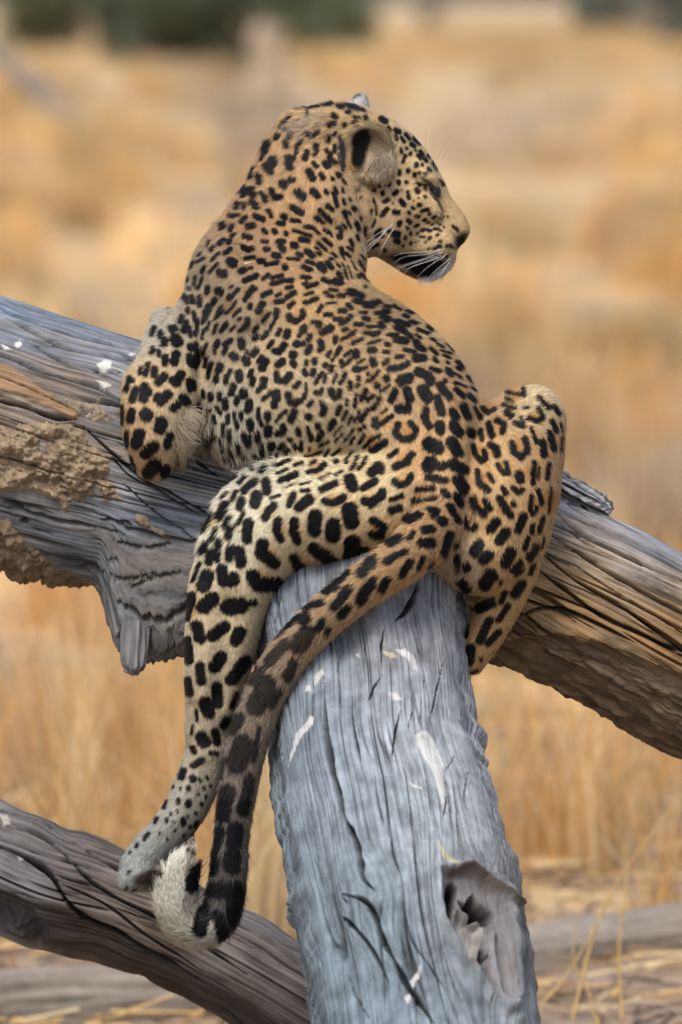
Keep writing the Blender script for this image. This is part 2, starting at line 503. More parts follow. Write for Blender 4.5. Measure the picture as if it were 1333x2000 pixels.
def cells(p):
    """distance to the nearest jittered cell point (0..1) and a random value of that cell"""
    i = np.floor(p).astype(np.int32); f = p - i
    best = np.full(p.shape[:-1], 9.0); val = np.zeros(p.shape[:-1])
    for dx in (-1, 0, 1):
        for dy in (-1, 0, 1):
            for dz in (-1, 0, 1):
                h = _perm[_perm[_perm[(i[..., 0] + dx) & 255] + ((i[..., 1] + dy) & 255)] + ((i[..., 2] + dz) & 255)] & 255
                j = _grad[h] * 0.45
                q = np.sqrt((dx + .5 + j[..., 0] - f[..., 0]) ** 2 + (dy + .5 + j[..., 1] - f[..., 1]) ** 2 + (dz + .5 + j[..., 2] - f[..., 2]) ** 2)
                m_ = q < best
                best = np.where(m_, q, best); val = np.where(m_, h / 255.0, val)
    return best, val

class Log:
    """tube in measured space; rows (px, py, d, r, flatten)"""
    def __init__(self, rows, ns, nt, dense=0.45):
        rows = np.asarray(rows, float)
        c = catmull(rows, 30)
        seg = np.linalg.norm(np.diff(c[:, :3], axis=0), axis=1); S = np.concatenate([[0], np.cumsum(seg)])
        xs_ = np.interp(np.linspace(0, S[-1], 400), S, c[:, 0]); ys_ = np.interp(np.linspace(0, S[-1], 400), S, c[:, 1])
        dn = np.where((xs_ > -160) & (xs_ < 1490) & (ys_ > -100) & (ys_ < 2140), 1.0, 0.22)
        cum = np.concatenate([[0], np.cumsum(0.5 * (dn[1:] + dn[:-1]))]); cum /= cum[-1]
        s = np.interp(np.linspace(0, 1, ns), cum, np.linspace(0, S[-1], 400))
        self.c = np.stack([np.interp(s, S, c[:, k]) for k in range(5)], 1)
        self.s = s
        C = self.c
        T = np.gradient(C[:, :3], s, axis=0); T /= np.linalg.norm(T, axis=1)[:, None]
        v = np.array((0, 0, -1.0))
        A = v - (T @ v)[:, None] * T; A /= np.linalg.norm(A, axis=1)[:, None]
        B = np.cross(T, A)
        ph = np.linspace(-math.pi, math.pi, nt, endpoint=False)
        th = ph - dense * np.sin(ph)
        self.th = th
        self.R = (np.cos(th)[None, :, None] * A[:, None] * C[:, 4][:, None, None] + np.sin(th)[None, :, None] * B[:, None])
        self.P = C[:, None, :3] + C[:, 3][:, None, None] * self.R
        self.Nr = self.R / np.linalg.norm(self.R, axis=2)[..., None]
        self.S2 = np.repeat(s[:, None], nt, 1)
        self.T2 = th[None, :] * C[:, 3][:, None]
        self.ns, self.nt = ns, nt
        I = np.arange(ns * nt).reshape(ns, nt); J = np.roll(I, -1, 1)
        self.F = np.stack([I[:-1], I[1:], J[1:], J[:-1]], -1).reshape(-1, 4)
        self.front = (np.cos(th) > -0.15)[None, :] & np.ones((ns, 1), bool)
        self.seed = float(rows[0, 0])
        self.warp = np.zeros((ns, nt))
    def cyl(self, ks, kt):
        """periodic grain coordinates: along / ks, around / kt"""
        r = self.c[:, 3].mean()
        q = self.th[None, :] + self.warp; a = np.cos(q) * r / kt; b = np.sin(q) * r / kt
        return np.stack([a, b, self.S2 / ks + self.seed], -1)
    def build(self, name, h, col, mat, parent, sub=None):
        Q = self.P + self.Nr * h[..., None]
        W = at(Q[..., 0], Q[..., 1], Q[..., 2]).reshape(-1, 3)
        self.Q = Q
        F = self.F
        if sub is not None:
            keep = sub.reshape(-1)[F].any(1)
            F = F[keep]
            used = np.unique(F); mp = np.zeros(len(W), np.int64); mp[used] = np.arange(len(used))
            F = mp[F]; W = W[used]; col = col.reshape(-1, 3)[used]
            g = np.stack([self.S2, self.T2, 0 * self.T2], -1).reshape(-1, 3)[used] / 1000
        else:
            g = np.stack([self.S2, self.T2, 0 * self.T2], -1).reshape(-1, 3) / 1000
        return mesh_np(name, W, F, mat, parent, colors=col.reshape(-1, 3), attrs={'grain': g})

def wood_material(name, rough=0.85, fine=1.0):
    m = NT(name)
    g = m.attr('grain', 'Vector')
    mp = m.n('ShaderNodeMapping'); mp.inputs['Scale'].default_value = (7.0, 130.0, 1.0); m.l(g, mp.inputs[0])
    mp2 = m.n('ShaderNodeMapping'); mp2.inputs['Scale'].default_value = (16.0, 420.0, 1.0); m.l(g, mp2.inputs[0])
    a = m.noise(mp.outputs[0], 1.0, 5, 0.6, 0.6)
    b = m.noise(mp2.outputs[0], 1.0, 3, 0.6, 0.3)
    pos = m.n('ShaderNodeNewGeometry').outputs['Position']
    c = m.noise(pos, 26, 5, 0.6)
    v = m.math('ADD', m.math('MULTIPLY', a, 0.55), m.math('ADD', m.math('MULTIPLY', b, 0.35), m.math('MULTIPLY', c, 0.4)))
    k = m.ramp(v, [(0.40, 0.26), (0.54, 0.72), (0.66, 1.0), (0.86, 1.25)])
    col = m.mix(1.0, m.attr('tone'), k, 'MULTIPLY')
    hgt = m.math('ADD', m.math('MULTIPLY', a, 1.0), m.math('MULTIPLY', b, 0.5))
    m.bsdf(col, rough, 0.25, normal=m.bump(hgt, 0.7 * fine, 0.004))
    return m.m

wood_mat = wood_material('weathered_wood')

def grain_height(L, amp=1.0, k=1.0, flute=1.0):
    """weathered relief: broad flats, fine fibres and long checks that open and close along the grain"""
    L.warp = L.warp + 0.10 * noise3(L.cyl(800, 170 * k) + 77) + 0.018 * noise3(L.cyl(200, 70 * k) + 19)
    g1 = noise3(L.cyl(700, 19 * k)); g2 = noise3(L.cyl(380, 6.5 * k) + 7); g3 = noise3(L.cyl(150, 2.8 * k) + 13)
    pat = sstep(-0.2, 0.4, noise3(L.cyl(230, 75 * k) + 91)) * flute
    c1 = np.abs(noise3(L.cyl(900, 44 * k) + 23)); c2 = np.abs(noise3(L.cyl(520, 17 * k) + 29)); c3 = np.abs(noise3(L.cyl(300, 8 * k) + 37))
    b1 = sstep(-0.2, 0.15, noise3(L.cyl(200, 90 * k) + 41)); b2 = sstep(0.05, 0.4, noise3(L.cyl(130, 40 * k) + 43)); b3 = sstep(0.0, 0.4, noise3(L.cyl(80, 26 * k) + 49))
    k1 = sstep(0.045, 0.012, c1) * b1; k2 = sstep(0.07, 0.02, c2) * b2; k3 = sstep(0.10, 0.02, c3) * b3
    h = amp * ((0.6 + 3.2 * pat) * g1 + (0.6 + 1.4 * pat) * g2 + 0.7 * g3 - 15.0 * k1 - 9.0 * k2 - 3.0 * k3)
    return h, g1, g2, np.clip(k1 + 0.8 * k2 + 0.35 * k3, 0, 1)

def carve(L, h, col, lines, x, y, dark=(44, 46, 52)):
    """open cracks along measured lines: (width, depth, points)"""
    wob = 3.0 * noise3(np.stack([x / 60, y / 60, 0 * x], -1)) + 1.5 * noise3(np.stack([x / 11, y / 11, 0 * x + 3], -1)) + 0.8 * noise3(np.stack([x / 4, y / 4, 0 * x + 3], -1))
    for w, dep, pts in lines:
        p = np.asarray(pts, float)
        bb = (x > p[:, 0].min() - 4 * w - 12) & (x < p[:, 0].max() + 4 * w + 12) & (y > p[:, 1].min() - 4 * w - 12) & (y < p[:, 1].max() + 4 * w + 12) & L.front
        if not bb.any(): continue
        c = catmull(p, 4) if len(p) > 2 else p
        d, side, tt = line_sd(x[bb] + wob[bb], y[bb] + wob[bb] * 0.6, c)
        taper = np.sqrt(np.clip(np.minimum(tt, 1 - tt) * 5, 0.08, 1))
        ww = w * 0.68 * taper * np.clip(1 + 1.1 * noise3(np.stack([tt * len(c) * 0.22, 0 * tt + w, 0 * tt], -1)), 0.35, 1.8)
        cut = 1 - sstep(0.35, 1.25, d / ww)
        lip = np.exp(-((d - ww * 1.9) / (ww * 0.9)) ** 2)
        h[bb] += -1.5 * dep * cut * taper + 0.12 * dep * lip
        k = (cut * 0.75)[:, None]
        col[bb] = col[bb] * (1 - k) + srgb(*dark) * k
    return h, col

def splashes(col, x, y, front, polys, rgb=(255, 255, 250)):
    wob = 2.0 * noise3(np.stack([x / 7, y / 7, 0 * x + 9], -1))
    for p in polys:
        a = np.asarray(p, float)
        bb = (x > a[:, 0].min() - 5) & (x < a[:, 0].max() + 5) & (y > a[:, 1].min() - 5) & (y < a[:, 1].max() + 5) & front
        if not bb.any(): continue
        k = (1 - sstep(-1.5, 1.2, poly_sd(x[bb], y[bb], a) + wob[bb]))[:, None] * 0.92
        col[bb] = col[bb] * (1 - k) + srgb(*rgb) * k
    return col

tree = empty('dead_tree', tuple(at(830, 2440, -760)))
tag(tree, 'weathered grey dead tree with a limb sloping towards the viewer, under the leopard', 'dead tree')

def Z(ox, oy, s, pts):
    return [(ox + a / s, oy + b / s) for a, b in pts]

# ---- limb coming towards the viewer
L = Log([(690, 900, 260, 150, 1), (694, 1060, 110, 196, 1), (698, 1200, -10, 211, .95), (716, 1330, -95, 202, .95), (733, 1480, -190, 204, .95), (762, 1620, -275, 214, .95), (795, 1780, -370, 222, .95), (824, 1920, -455, 222, .95), (840, 2080, -550, 222, .95), (850, 2300, -670, 240, 1), (850, 2600, -830, 270, 1)], 640, 540, 0.5)
x, y = L.P[..., 0], L.P[..., 1]
dx_ = L.P[..., 0] - 925; dy_ = L.P[..., 1] - 1790
L.warp = 0.30 * np.tanh(dx_ / 40) * np.exp(-(dx_ / 110) ** 2 - (dy_ / 190) ** 2) * np.cos(L.th)[None, :] + 0.16 * np.exp(-((L.P[..., 0] - 745) / 50) ** 2 - ((L.P[..., 1] - 1735) / 60) ** 2)
h, g1, g2, ck = grain_height(L, 0.8, 1.0, 0.12)
h += 22 * noise3(L.cyl(420, 95)) + 9 * noise3(L.cyl(200, 60) + 4)
CK = ck
C1 = [(700, 1180, 158, 156, 160), (560, 1200, 150, 166, 184), (800, 1230, 176, 176, 182), (620, 1330, 156, 174, 192), (780, 1330, 186, 192, 202), (700, 1500, 178, 194, 210), (860, 1450, 190, 198, 208), (560, 1450, 138, 158, 176),
      (600, 1600, 150, 172, 190), (750, 1620, 176, 194, 208), (880, 1600, 200, 208, 216), (620, 1800, 140, 164, 180), (760, 1800, 148, 172, 190), (900, 1850, 150, 156, 164), (700, 1960, 136, 162, 180), (860, 1960, 148, 174, 192), (980, 1800, 160, 156, 152), (990, 1950, 176, 186, 194), (700, 1000, 140, 138, 140), (800, 2300, 140, 150, 160)]
col = display_c = None
col = spread(x, y, C1, 80.0) / 255.0
col = np.where(col <= 0.04045, col / 12.92, ((col + 0.055) / 1.055) ** 2.4)
mott = 1 + 0.22 * noise3(L.cyl(120, 40)) + 0.16 * noise3(L.cyl(60, 14) + 5) + 0.16 * g2
def streaks(L, g2, k=1.0, amt=1.0):
    s1 = sstep(-0.08, -0.30, g2) * sstep(-0.3, 0.25, noise3(L.cyl(170, 50 * k) + 33))
    s2 = sstep(-0.05, -0.25, noise3(L.cyl(300, 3.6 * k) + 47)) * sstep(-0.25, 0.3, noise3(L.cyl(120, 36 * k) + 53))
    lt = sstep(0.05, 0.4, noise3(L.cyl(190, 5.0 * k) + 67)) * sstep(-0.1, 0.4, noise3(L.cyl(110, 30 * k) + 58))
    return (1 - amt * 0.55 * s1) * (1 - amt * 0.40 * s2) * (1 + amt * 0.35 * lt)
blot = 0.34 * noise3(L.P / 46.0) + 0.26 * noise3(L.P / np.array((17.0, 30.0, 17.0)) + 8) + 0.16 * noise3(L.P / 8.0 + 3)
col = col * (np.clip(mott + blot, 0.4, 1.6) * streaks(L, g2, 1.0, 0.6))[..., None]
col = col * 0.62 + col.mean(-1, keepdims=True) * 0.38
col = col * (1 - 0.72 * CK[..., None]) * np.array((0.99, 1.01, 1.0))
z5 = lambda p: Z(480, 1100, 2.2217, p)
lines = [(8.0, 20, z5([(345, 500), (355, 700), (370, 850), (400, 1000), (440, 1120), (470, 1180), (495, 1250), (508, 1320), (520, 1380), (560, 1420)])),
         (8.0, 19, z5([(430, 1440), (520, 1470), (560, 1530), (600, 1640), (650, 1730), (700, 1830), (760, 1920), (820, 2010)])),
         (6.0, 14, z5([(415, 1530), (470, 1580), (530, 1650), (570, 1720), (620, 1820)])),
         (3.4, 9, z5([(128, 150), (130, 230), (125, 320)])), (3.0, 8, z5([(168, 110), (160, 220), (150, 300)])),
         (7.0, 16, z5([(755, 80), (740, 130), (700, 200), (650, 250)])), (2.9, 12, z5([(600, 290), (590, 360), (592, 430)])),
         (2.6, 10, z5([(592, 480), (560, 530), (535, 590)])), (2.9, 12, z5([(680, 630), (652, 740), (632, 840)])), (2.3, 9, z5([(728, 640), (708, 730)])),
         (2.4, 10, z5([(862, 410), (840, 500), (820, 600), (798, 670)])), (3.0, 8, z5([(185, 530), (200, 650), (215, 780)])), (3.0, 9, z5([(110, 660), (150, 800), (195, 930)])),
         (2.6, 7, z5([(290, 560), (296, 690)])), (2.2, 8, z5([(860, 930), (872, 1020), (850, 1120)])), (2.0, 8, z5([(905, 840), (868, 910)])),
         (2.6, 7, z5([(630, 1150), (640, 1250), (665, 1340)])), (3.0, 9, z5([(690, 1500), (720, 1640), (800, 1760), (880, 1860)])), (3.0, 8, z5([(440, 1780), (470, 1880), (525, 1970)])),
         (2.2, 6, z5([(280, 980), (300, 1200), (330, 1400), (345, 1520)])), (2.2, 6, z5([(225, 1080), (240, 1320)])), (2.6, 8, z5([(395, 1290), (420, 1440), (450, 1480)])),
         (2.4, 7, z5([(460, 560), (470, 700), (500, 860)])), (2.4, 6, z5([(560, 900), (575, 1030), (600, 1130)])), (2.2, 6, z5([(180, 1320), (200, 1480), (190, 1600)])), (2.4, 6, z5([(300, 1600), (330, 1720), (340, 1830)])),
         (2.6, 8, z5([(400, 380), (395, 470)])), (2.4, 7, z5([(960, 900), (940, 1000), (950, 1080)])), (2.4, 7, z5([(780, 480), (770, 560)])), (2.2, 6, z5([(520, 330), (515, 430)]))]
# hollow with a torn shell at the lower right
hz = lambda p: Z(820, 1600, 5.0, p)
big = hz([(180, 520), (330, 470), (480, 470), (640, 560), (780, 760), (860, 900), (900, 1300), (960, 1700), (860, 1830), (740, 1700), (560, 1420), (400, 1200), (280, 1020), (210, 800)])
hole1 = hz([(250, 690), (290, 610), (350, 590), (395, 640), (380, 720), (345, 830), (325, 960), (270, 980), (240, 830)])
hole2 = hz([(400, 760), (480, 790), (560, 705), (620, 780), (680, 840), (745, 880), (775, 930), (750, 985), (680, 1000), (620, 960), (560, 940), (470, 850)])
hole3 = hz([(650, 1240), (740, 1310), (742, 1400), (790, 1600), (790, 1740), (700, 1560), (600, 1480), (620, 1330)])
inner = hz([(350, 930), (420, 860), (560, 950), (660, 1000), (655, 1120), (600, 1300), (570, 1470), (470, 1330), (380, 1120)])
fr = L.front & (x > 780)
wobx = 3.0 * noise3(np.stack([x / 14, y / 20, 0 * x], -1))
q = np.full(x.shape, 99.0); q[fr] = poly_sd(x[fr], y[fr], big)
h += np.where(q < 99, 9 * np.exp(-((q - 2) / 7.0) ** 2), 0)                    # raised torn rim
h -= 14 * (1 - sstep(-14, 2, q + wobx))
col = col * (1 - 0.0 * q[..., None])
k = (1 - sstep(-8, 4, q + wobx))[..., None]; col = col * (1 - k) + (srgb(150, 146, 144) * (0.75 + 0.5 * noise3(L.cyl(50, 9))[..., None] + 0.25)) * k
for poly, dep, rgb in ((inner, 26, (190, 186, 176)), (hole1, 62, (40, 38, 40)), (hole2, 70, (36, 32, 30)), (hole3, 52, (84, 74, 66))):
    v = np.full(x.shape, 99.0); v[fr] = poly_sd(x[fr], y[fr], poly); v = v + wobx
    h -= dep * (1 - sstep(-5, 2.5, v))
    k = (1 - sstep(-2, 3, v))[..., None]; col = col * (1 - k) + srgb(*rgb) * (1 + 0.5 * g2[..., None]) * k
rim = hz([(300, 520), (480, 470), (600, 560), (740, 690), (860, 800), (950, 830)])
d, sd_, tt = line_sd(x, y, rim); d = np.where(fr, d + wobx, 99)
h += 13 * np.exp(-(d / 6.0) ** 2); k = (0.85 * np.exp(-(d / 7.0) ** 2))[..., None]; col = col * (1 - k) + srgb(96, 82, 72) * k
shell = hz([(740, 1100), (760, 1300), (800, 1500), (830, 1700), (900, 1850)])
d, sd_, tt = line_sd(x, y, shell); d = np.where(fr, d + wobx, 99)
h += 15 * np.exp(-(d / 7.0) ** 2); k = (0.8 * np.exp(-(d / 8.0) ** 2))[..., None]; col = col * (1 - k) + srgb(176, 176, 180) * k
edge = z5([(735, 1050), (800, 1150), (830, 1250), (850, 1380), (885, 1500), (945, 1620), (1025, 1740), (1105, 1860), (1190, 1970)])
d, sd_, tt = line_sd(x, y, edge); d = np.where(L.front, d + 0.6 * wobx, 99)
h += 9 * np.exp(-((d + 2) / 12.0) ** 2)
swirl = np.hypot((x - 738) / 22, (y - 1735) / 34)
h += 5 * np.exp(-((swirl - 1) / 0.4) ** 2)
# jagged left edge
le = sstep(0.72, 1.0, np.abs(np.sin(L.th))[None, :] + 0 * x) * (np.cos(L.th) > -0.5)[None, :]
h += le * (9 * noise3(L.cyl(34, 200) + 55) + 10 * sstep(0.1, 0.35, noise3(L.cyl(90, 200) + 57)) + 4 * noise3(L.cyl(11, 120) + 59))
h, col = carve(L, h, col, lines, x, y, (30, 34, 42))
z5s = [z5(p) for p in ([(240, 480), (265, 440), (282, 425), (276, 462)], [(298, 545), (300, 500), (340, 458), (348, 482), (320, 525)], [(265, 560), (270, 535), (290, 535), (286, 560)],
        [(255, 712), (290, 662), (305, 680), (288, 715), (255, 745), (226, 795), (188, 895), (212, 780), (220, 740)], [(648, 372), (700, 366), (742, 420), (747, 468), (728, 462), (708, 412)],
        [(618, 545), (660, 552), (688, 588), (648, 582)], [(732, 745), (782, 728), (828, 790), (858, 880), (858, 960), (852, 1075), (834, 1010), (808, 900), (768, 840), (742, 790)],
        [(700, 942), (772, 982), (738, 974)], [(712, 1812), (762, 1748), (764, 1782), (724, 1842)], [(688, 1882), (722, 1850), (717, 1892), (700, 1912)], [(470, 380), (490, 372), (492, 392)])]
col = splashes(col, x, y, L.front, z5s)
col = splashes(col, x, y, L.front, [z5([(816, 1205), (842, 1235), (880, 1275), (940, 1310), (890, 1316), (846, 1284)]), z5([(588, 378), (640, 384), (664, 406), (628, 406)])], (244, 228, 190))
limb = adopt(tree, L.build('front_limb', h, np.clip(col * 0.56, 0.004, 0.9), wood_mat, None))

# ---- trunk lying across
L = Log([(-1500, 640, 560, 290, .9), (-700, 660, 420, 275, .85), (-300, 750, 320, 262, .8), (0, 838, 255, 252, .74), (300, 925, 215, 238, .72), (650, 1010, 205, 200, .85), (960, 1105, 205, 178, .9), (1150, 1185, 205, 180, .92), (1333, 1285, 215, 178, .95), (1700, 1490, 260, 175, 1), (2500, 1990, 420, 190, 1), (3100, 2380, 560, 210, 1)], 1000, 400, 0.5)
x, y = L.P[..., 0], L.P[..., 1]
up = L.Nr[..., 1]                                    # -1 top, +1 underneath
jag = 10 * noise3(np.stack([x / 22, 0 * x, L.P[..., 2] / 22], -1)) + 6 * noise3(np.stack([x / 8, 0 * x, L.P[..., 2] / 8 + 4], -1))
win = sstep(182, 236, x + 0.10 * (y - 1150) + 0.8 * jag) * (1 - sstep(372, 440, x))
L.P[..., 1] += (128 + 2.2 * jag) * win * sstep(0.42, 0.93, up) * (0.75 + 0.25 * np.cos((x - 285) / 60))
L.P[..., 2] += -26 * win * sstep(0.3, 0.8, up)
x, y = L.P[..., 0], L.P[..., 1]
h, g1, g2, ck = grain_height(L, 1.15, 1.15, 0.45)
h += 16 * noise3(L.cyl(330, 120)) + 6 * noise3(L.cyl(120, 50) + 4)
h[:] = h
C2 = [(60, 600, 136, 156, 180), (200, 650, 138, 154, 176), (250, 720, 140, 150, 166), (60, 700, 120, 130, 144), (100, 760, 156, 128, 100), (30, 770, 168, 132, 92), (220, 780, 130, 126, 124), (150, 800, 146, 128, 108), (60, 830, 136, 122, 104), (250, 860, 146, 138, 128), (300, 960, 150, 156, 164), (400, 960, 148, 156, 170),
      (380, 1020, 146, 146, 148), (100, 1030, 112, 118, 126), (200, 1080, 116, 118, 120), (320, 1120, 124, 120, 114), (260, 1200, 128, 128, 128), (60, 1080, 108, 104, 96),
      (1120, 970, 150, 160, 178), (1230, 1030, 150, 160, 178), (1310, 1080, 146, 156, 172), (1110, 1060, 178, 154, 126), (1200, 1110, 174, 150, 120), (1320, 1170, 172, 142, 104), (1080, 1130, 186, 158, 120), (1060, 1190, 176, 140, 96), (1150, 1200, 166, 130, 88), (1300, 1260, 156, 122, 82),
      (1050, 1270, 112, 94, 72), (1200, 1310, 116, 98, 74), (1320, 1400, 110, 92, 70), (700, 1000, 140, 140, 142), (-500, 800, 130, 132, 134), (2000, 1650, 140, 130, 118)]
col = spread(x, y, C2, 55.0) / 255.0
col = np.where(col <= 0.04045, col / 12.92, ((col + 0.055) / 1.055) ** 2.4)
mott = 1 + 0.35 * noise3(L.cyl(150, 40)) + 0.30 * noise3(L.cyl(80, 12) + 5) + 0.30 * g2
warm = noise3(L.cyl(220, 26) + 71)
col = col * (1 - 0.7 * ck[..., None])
ds = (0.42 * (1 - sstep(850, 1000, x)))[..., None]
col = col * (1 - ds) + col.mean(-1, keepdims=True) * ds
col = col * (np.clip(mott, 0.4, 1.6) * streaks(L, g2, 1.1))[..., None] * (1 + warm[..., None] * np.array((0.16, 0.0, -0.2)))
z6 = lambda p: Z(0, 560, 2.564, p)
z3 = lambda p: Z(700, 620, 2.106, p)
lines = [(5.5, 16, z6([(-40, 110), (150, 210), (300, 290), (420, 330), (600, 375), (720, 385)])), (5.0, 14, z6([(130, 260), (280, 360), (420, 430), (610, 450)])), (4.2, 12, z6([(-40, 70), (120, 150), (330, 230), (560, 290), (730, 330)])),
         (6.5, 20, z6([(-60, 335), (60, 372), (200, 430), (360, 480), (480, 515), (600, 585)])), (5.5, 18, z6([(-60, 560), (120, 600), (250, 650), (390, 672)])), (3.6, 9, z6([(-40, 450), (100, 500), (250, 570), (400, 640)])),
         (4.2, 12, z6([(420, 700), (560, 830), (700, 950), (850, 1060), (1010, 1150)])), (5.0, 15, z6([(750, 985), (860, 1040), (1000, 1120), (1040, 1140)])), (5.0, 15, z6([(930, 830), (1010, 890), (1100, 950)])), (3.6, 10, z6([(620, 990), (750, 1110), (880, 1200), (1000, 1280)])),
         (3.6, 10, z6([(560, 850), (640, 940), (760, 1010)])), (6.0, 20, z6([(20, 1080), (150, 1135), (300, 1180), (485, 1215)])), (4.2, 12, z6([(500, 1180), (600, 1190), (660, 1203)])), (3.6, 10, z6([(495, 1215), (560, 1240), (620, 1255)])),
         (5.0, 15, z6([(560, 1285), (680, 1325), (760, 1318), (870, 1290)])), (4.0, 12, z6([(440, 1410), (520, 1440), (600, 1482), (680, 1480), (780, 1450)])), (4.0, 12, z6([(650, 1530), (760, 1480), (900, 1440)])), (3.2, 9, z6([(170, 1290), (320, 1360), (430, 1395)])), (3.4, 9, z6([(520, 1385), (620, 1390), (690, 1420)])),
         (5.0, 14, z3([(790, 790), (950, 900), (1100, 975), (1400, 1110)])), (4.6, 14, z3([(770, 870), (1000, 1020), (1150, 1110), (1400, 1250)])), (4.2, 12, z3([(740, 950), (900, 1080), (1100, 1200), (1400, 1420)])), (4.6, 13, z3([(720, 1020), (850, 1120), (1000, 1230), (1200, 1320), (1400, 1430)])),
         (3.4, 10, z3([(840, 850), (1000, 950), (1200, 1050), (1400, 1160)])), (3.4, 10, z3([(880, 1000), (1050, 1120), (1250, 1240), (1400, 1340)])), (3.4, 9, z3([(650, 1150), (800, 1200), (900, 1260)])), (4.4, 13, z3([(640, 1240), (740, 1205), (850, 1205), (980, 1260), (1150, 1340)])),
         (4.0, 12, z3([(830, 700), (930, 780), (1020, 800)])), (3.6, 10, z3([(830, 740), (1000, 860), (1200, 960), (1400, 1060)]))]
# split edge with an orange sapwood band on the left, ledge above the rough underside on the right
orange = z6([(-80, 380), (60, 415), (200, 515), (400, 640), (370, 668), (250, 610), (100, 545), (-80, 520)])
fr = L.front & (x < 420)
wob = 4 * noise3(np.stack([x / 20, y / 12, 0 * x + 2], -1))
v = np.full(x.shape, 99.0); v[fr] = poly_sd(x[fr], y[fr], orange); v = v + wob
k = (1 - sstep(-3, 4, v))[..., None] * 0.85; col = col * (1 - k) + srgb(168, 134, 98) * (1 + 0.45 * g2[..., None] + 0.3 * g1[..., None]) * k; h += 8 * k[..., 0]
ledge = [(930, 1275), (966, 1256), (1030, 1240), (1104, 1236), (1175, 1252), (1246, 1278), (1333, 1318), (1500, 1420), (1800, 1600)]
d, sd_, tt = line_sd(x, y, ledge); rt = L.front & (x > 880)
below = rt & (sd_ > 0); wobl = 10 * noise3(np.stack([x / 30, y / 30, 0 * x], -1))
h += np.where(rt, 12 * np.exp(-((d - 6 + wobl) / 16) ** 2) * (sd_ < 0), 0)
need = (below & (d < 220)) | ~L.front
cl = np.full(x.shape, .5); cv = np.full(x.shape, .5); cl2 = cl.copy()
PN = L.P[need] + 9 * np.stack([noise3(L.P[need] / 30), noise3(L.P[need] / 30 + 5), noise3(L.P[need] / 30 + 9)], -1)
GN_ = np.stack([L.S2[need] / 58, L.T2[need] / 20, PN[:, 2] / 40], -1) + 0.35 * np.stack([noise3(L.P[need] / 24), noise3(L.P[need] / 24 + 5), 0 * PN[:, 0]], -1)
cl[need], cv[need] = cells(GN_); cl2[need], _ = cells(GN_ * np.array((2.2, 2.6, 2)))
under = np.where(below, sstep(0, 14, d + wobl), 0) + np.where(L.front, 0, 0.6)
h += under * (-14 + 16 * (0.7 - cl) + 6 * (0.7 - cl2) + 10 * noise3(L.cyl(160, 34) + 61) + 4 * noise3(L.cyl(50, 14) + 63))
k = (under * 0.8)[..., None]; col = col * (1 - k) + srgb(122, 104, 84) * (0.5 + 0.9 * cv[..., None]) * k
# curved folds of grain over the right-hand knot
kn = np.hypot((x - 1010) / 60, (y - 1235) / 42)
h += np.where(L.front & (kn < 2.2), 5 * np.sin(kn * 9) * np.exp(-kn), 0)
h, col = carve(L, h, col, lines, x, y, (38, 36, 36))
hole = np.hypot((x - 48) / 8, (y - 1018) / 6); kk = (1 - sstep(0.7, 1.15, hole)) * L.front; h -= 22 * kk; col = col * (1 - 0.8 * kk[..., None])
col = splashes(col, x, y, L.front, [z6(p) for p in ([(2, 290), (30, 300), (60, 322), (20, 325)], [(68, 300), (80, 275), (105, 255), (112, 290), (90, 312)], [(480, 405), (520, 385), (556, 395), (550, 430), (510, 440)], [(478, 485), (520, 490), (560, 508), (520, 528)], [(632, 352), (660, 335), (685, 330), (655, 362)])], (232, 230, 222))
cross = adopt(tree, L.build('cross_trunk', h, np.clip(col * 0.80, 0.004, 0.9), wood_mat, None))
CR = L; CRH = h

# ---- dried mud plastered on the trunk by termites
m = NT('dried_mud'); p_ = m.n('ShaderNodeNewGeometry').outputs['Position']
n1 = m.noise(p_, 60, 5, 0.7); n2 = m.noise(p_, 220, 3, 0.7)
m.bsdf(m.mix(1.0, m.attr('tone'), m.ramp(n1, [(0.3, 0.7), (0.7, 1.2)]), 'MULTIPLY'), 0.95, 0.1, normal=m.bump(m.math('ADD', n1, m.math('MULTIPLY', n2, 0.6)), 0.8, 0.006))
mud_mat = m.m
mud1 = z6([(-200, 690), (0, 690), (120, 672), (220, 690), (330, 655), (400, 700), (440, 790), (540, 850), (560, 940), (610, 1030), (640, 1090), (530, 1095), (430, 1095), (368, 1085), (350, 1165), (305, 1160), (290, 1095), (200, 1045), (0, 1035), (-200, 1030)])
mud2 = z6([(-200, 1120), (0, 1150), (100, 1210), (200, 1330), (320, 1420), (480, 1500), (400, 1560), (200, 1560), (-200, 1480)])
mud3 = z6([(330, 570), (450, 575), (600, 600), (620, 640), (560, 690), (430, 650), (360, 640)])
mud4 = z6([(640, 1100), (760, 1180), (880, 1270), (830, 1290), (740, 1240), (650, 1150)])
fr = L.front & (x < 460) & (x > -220)
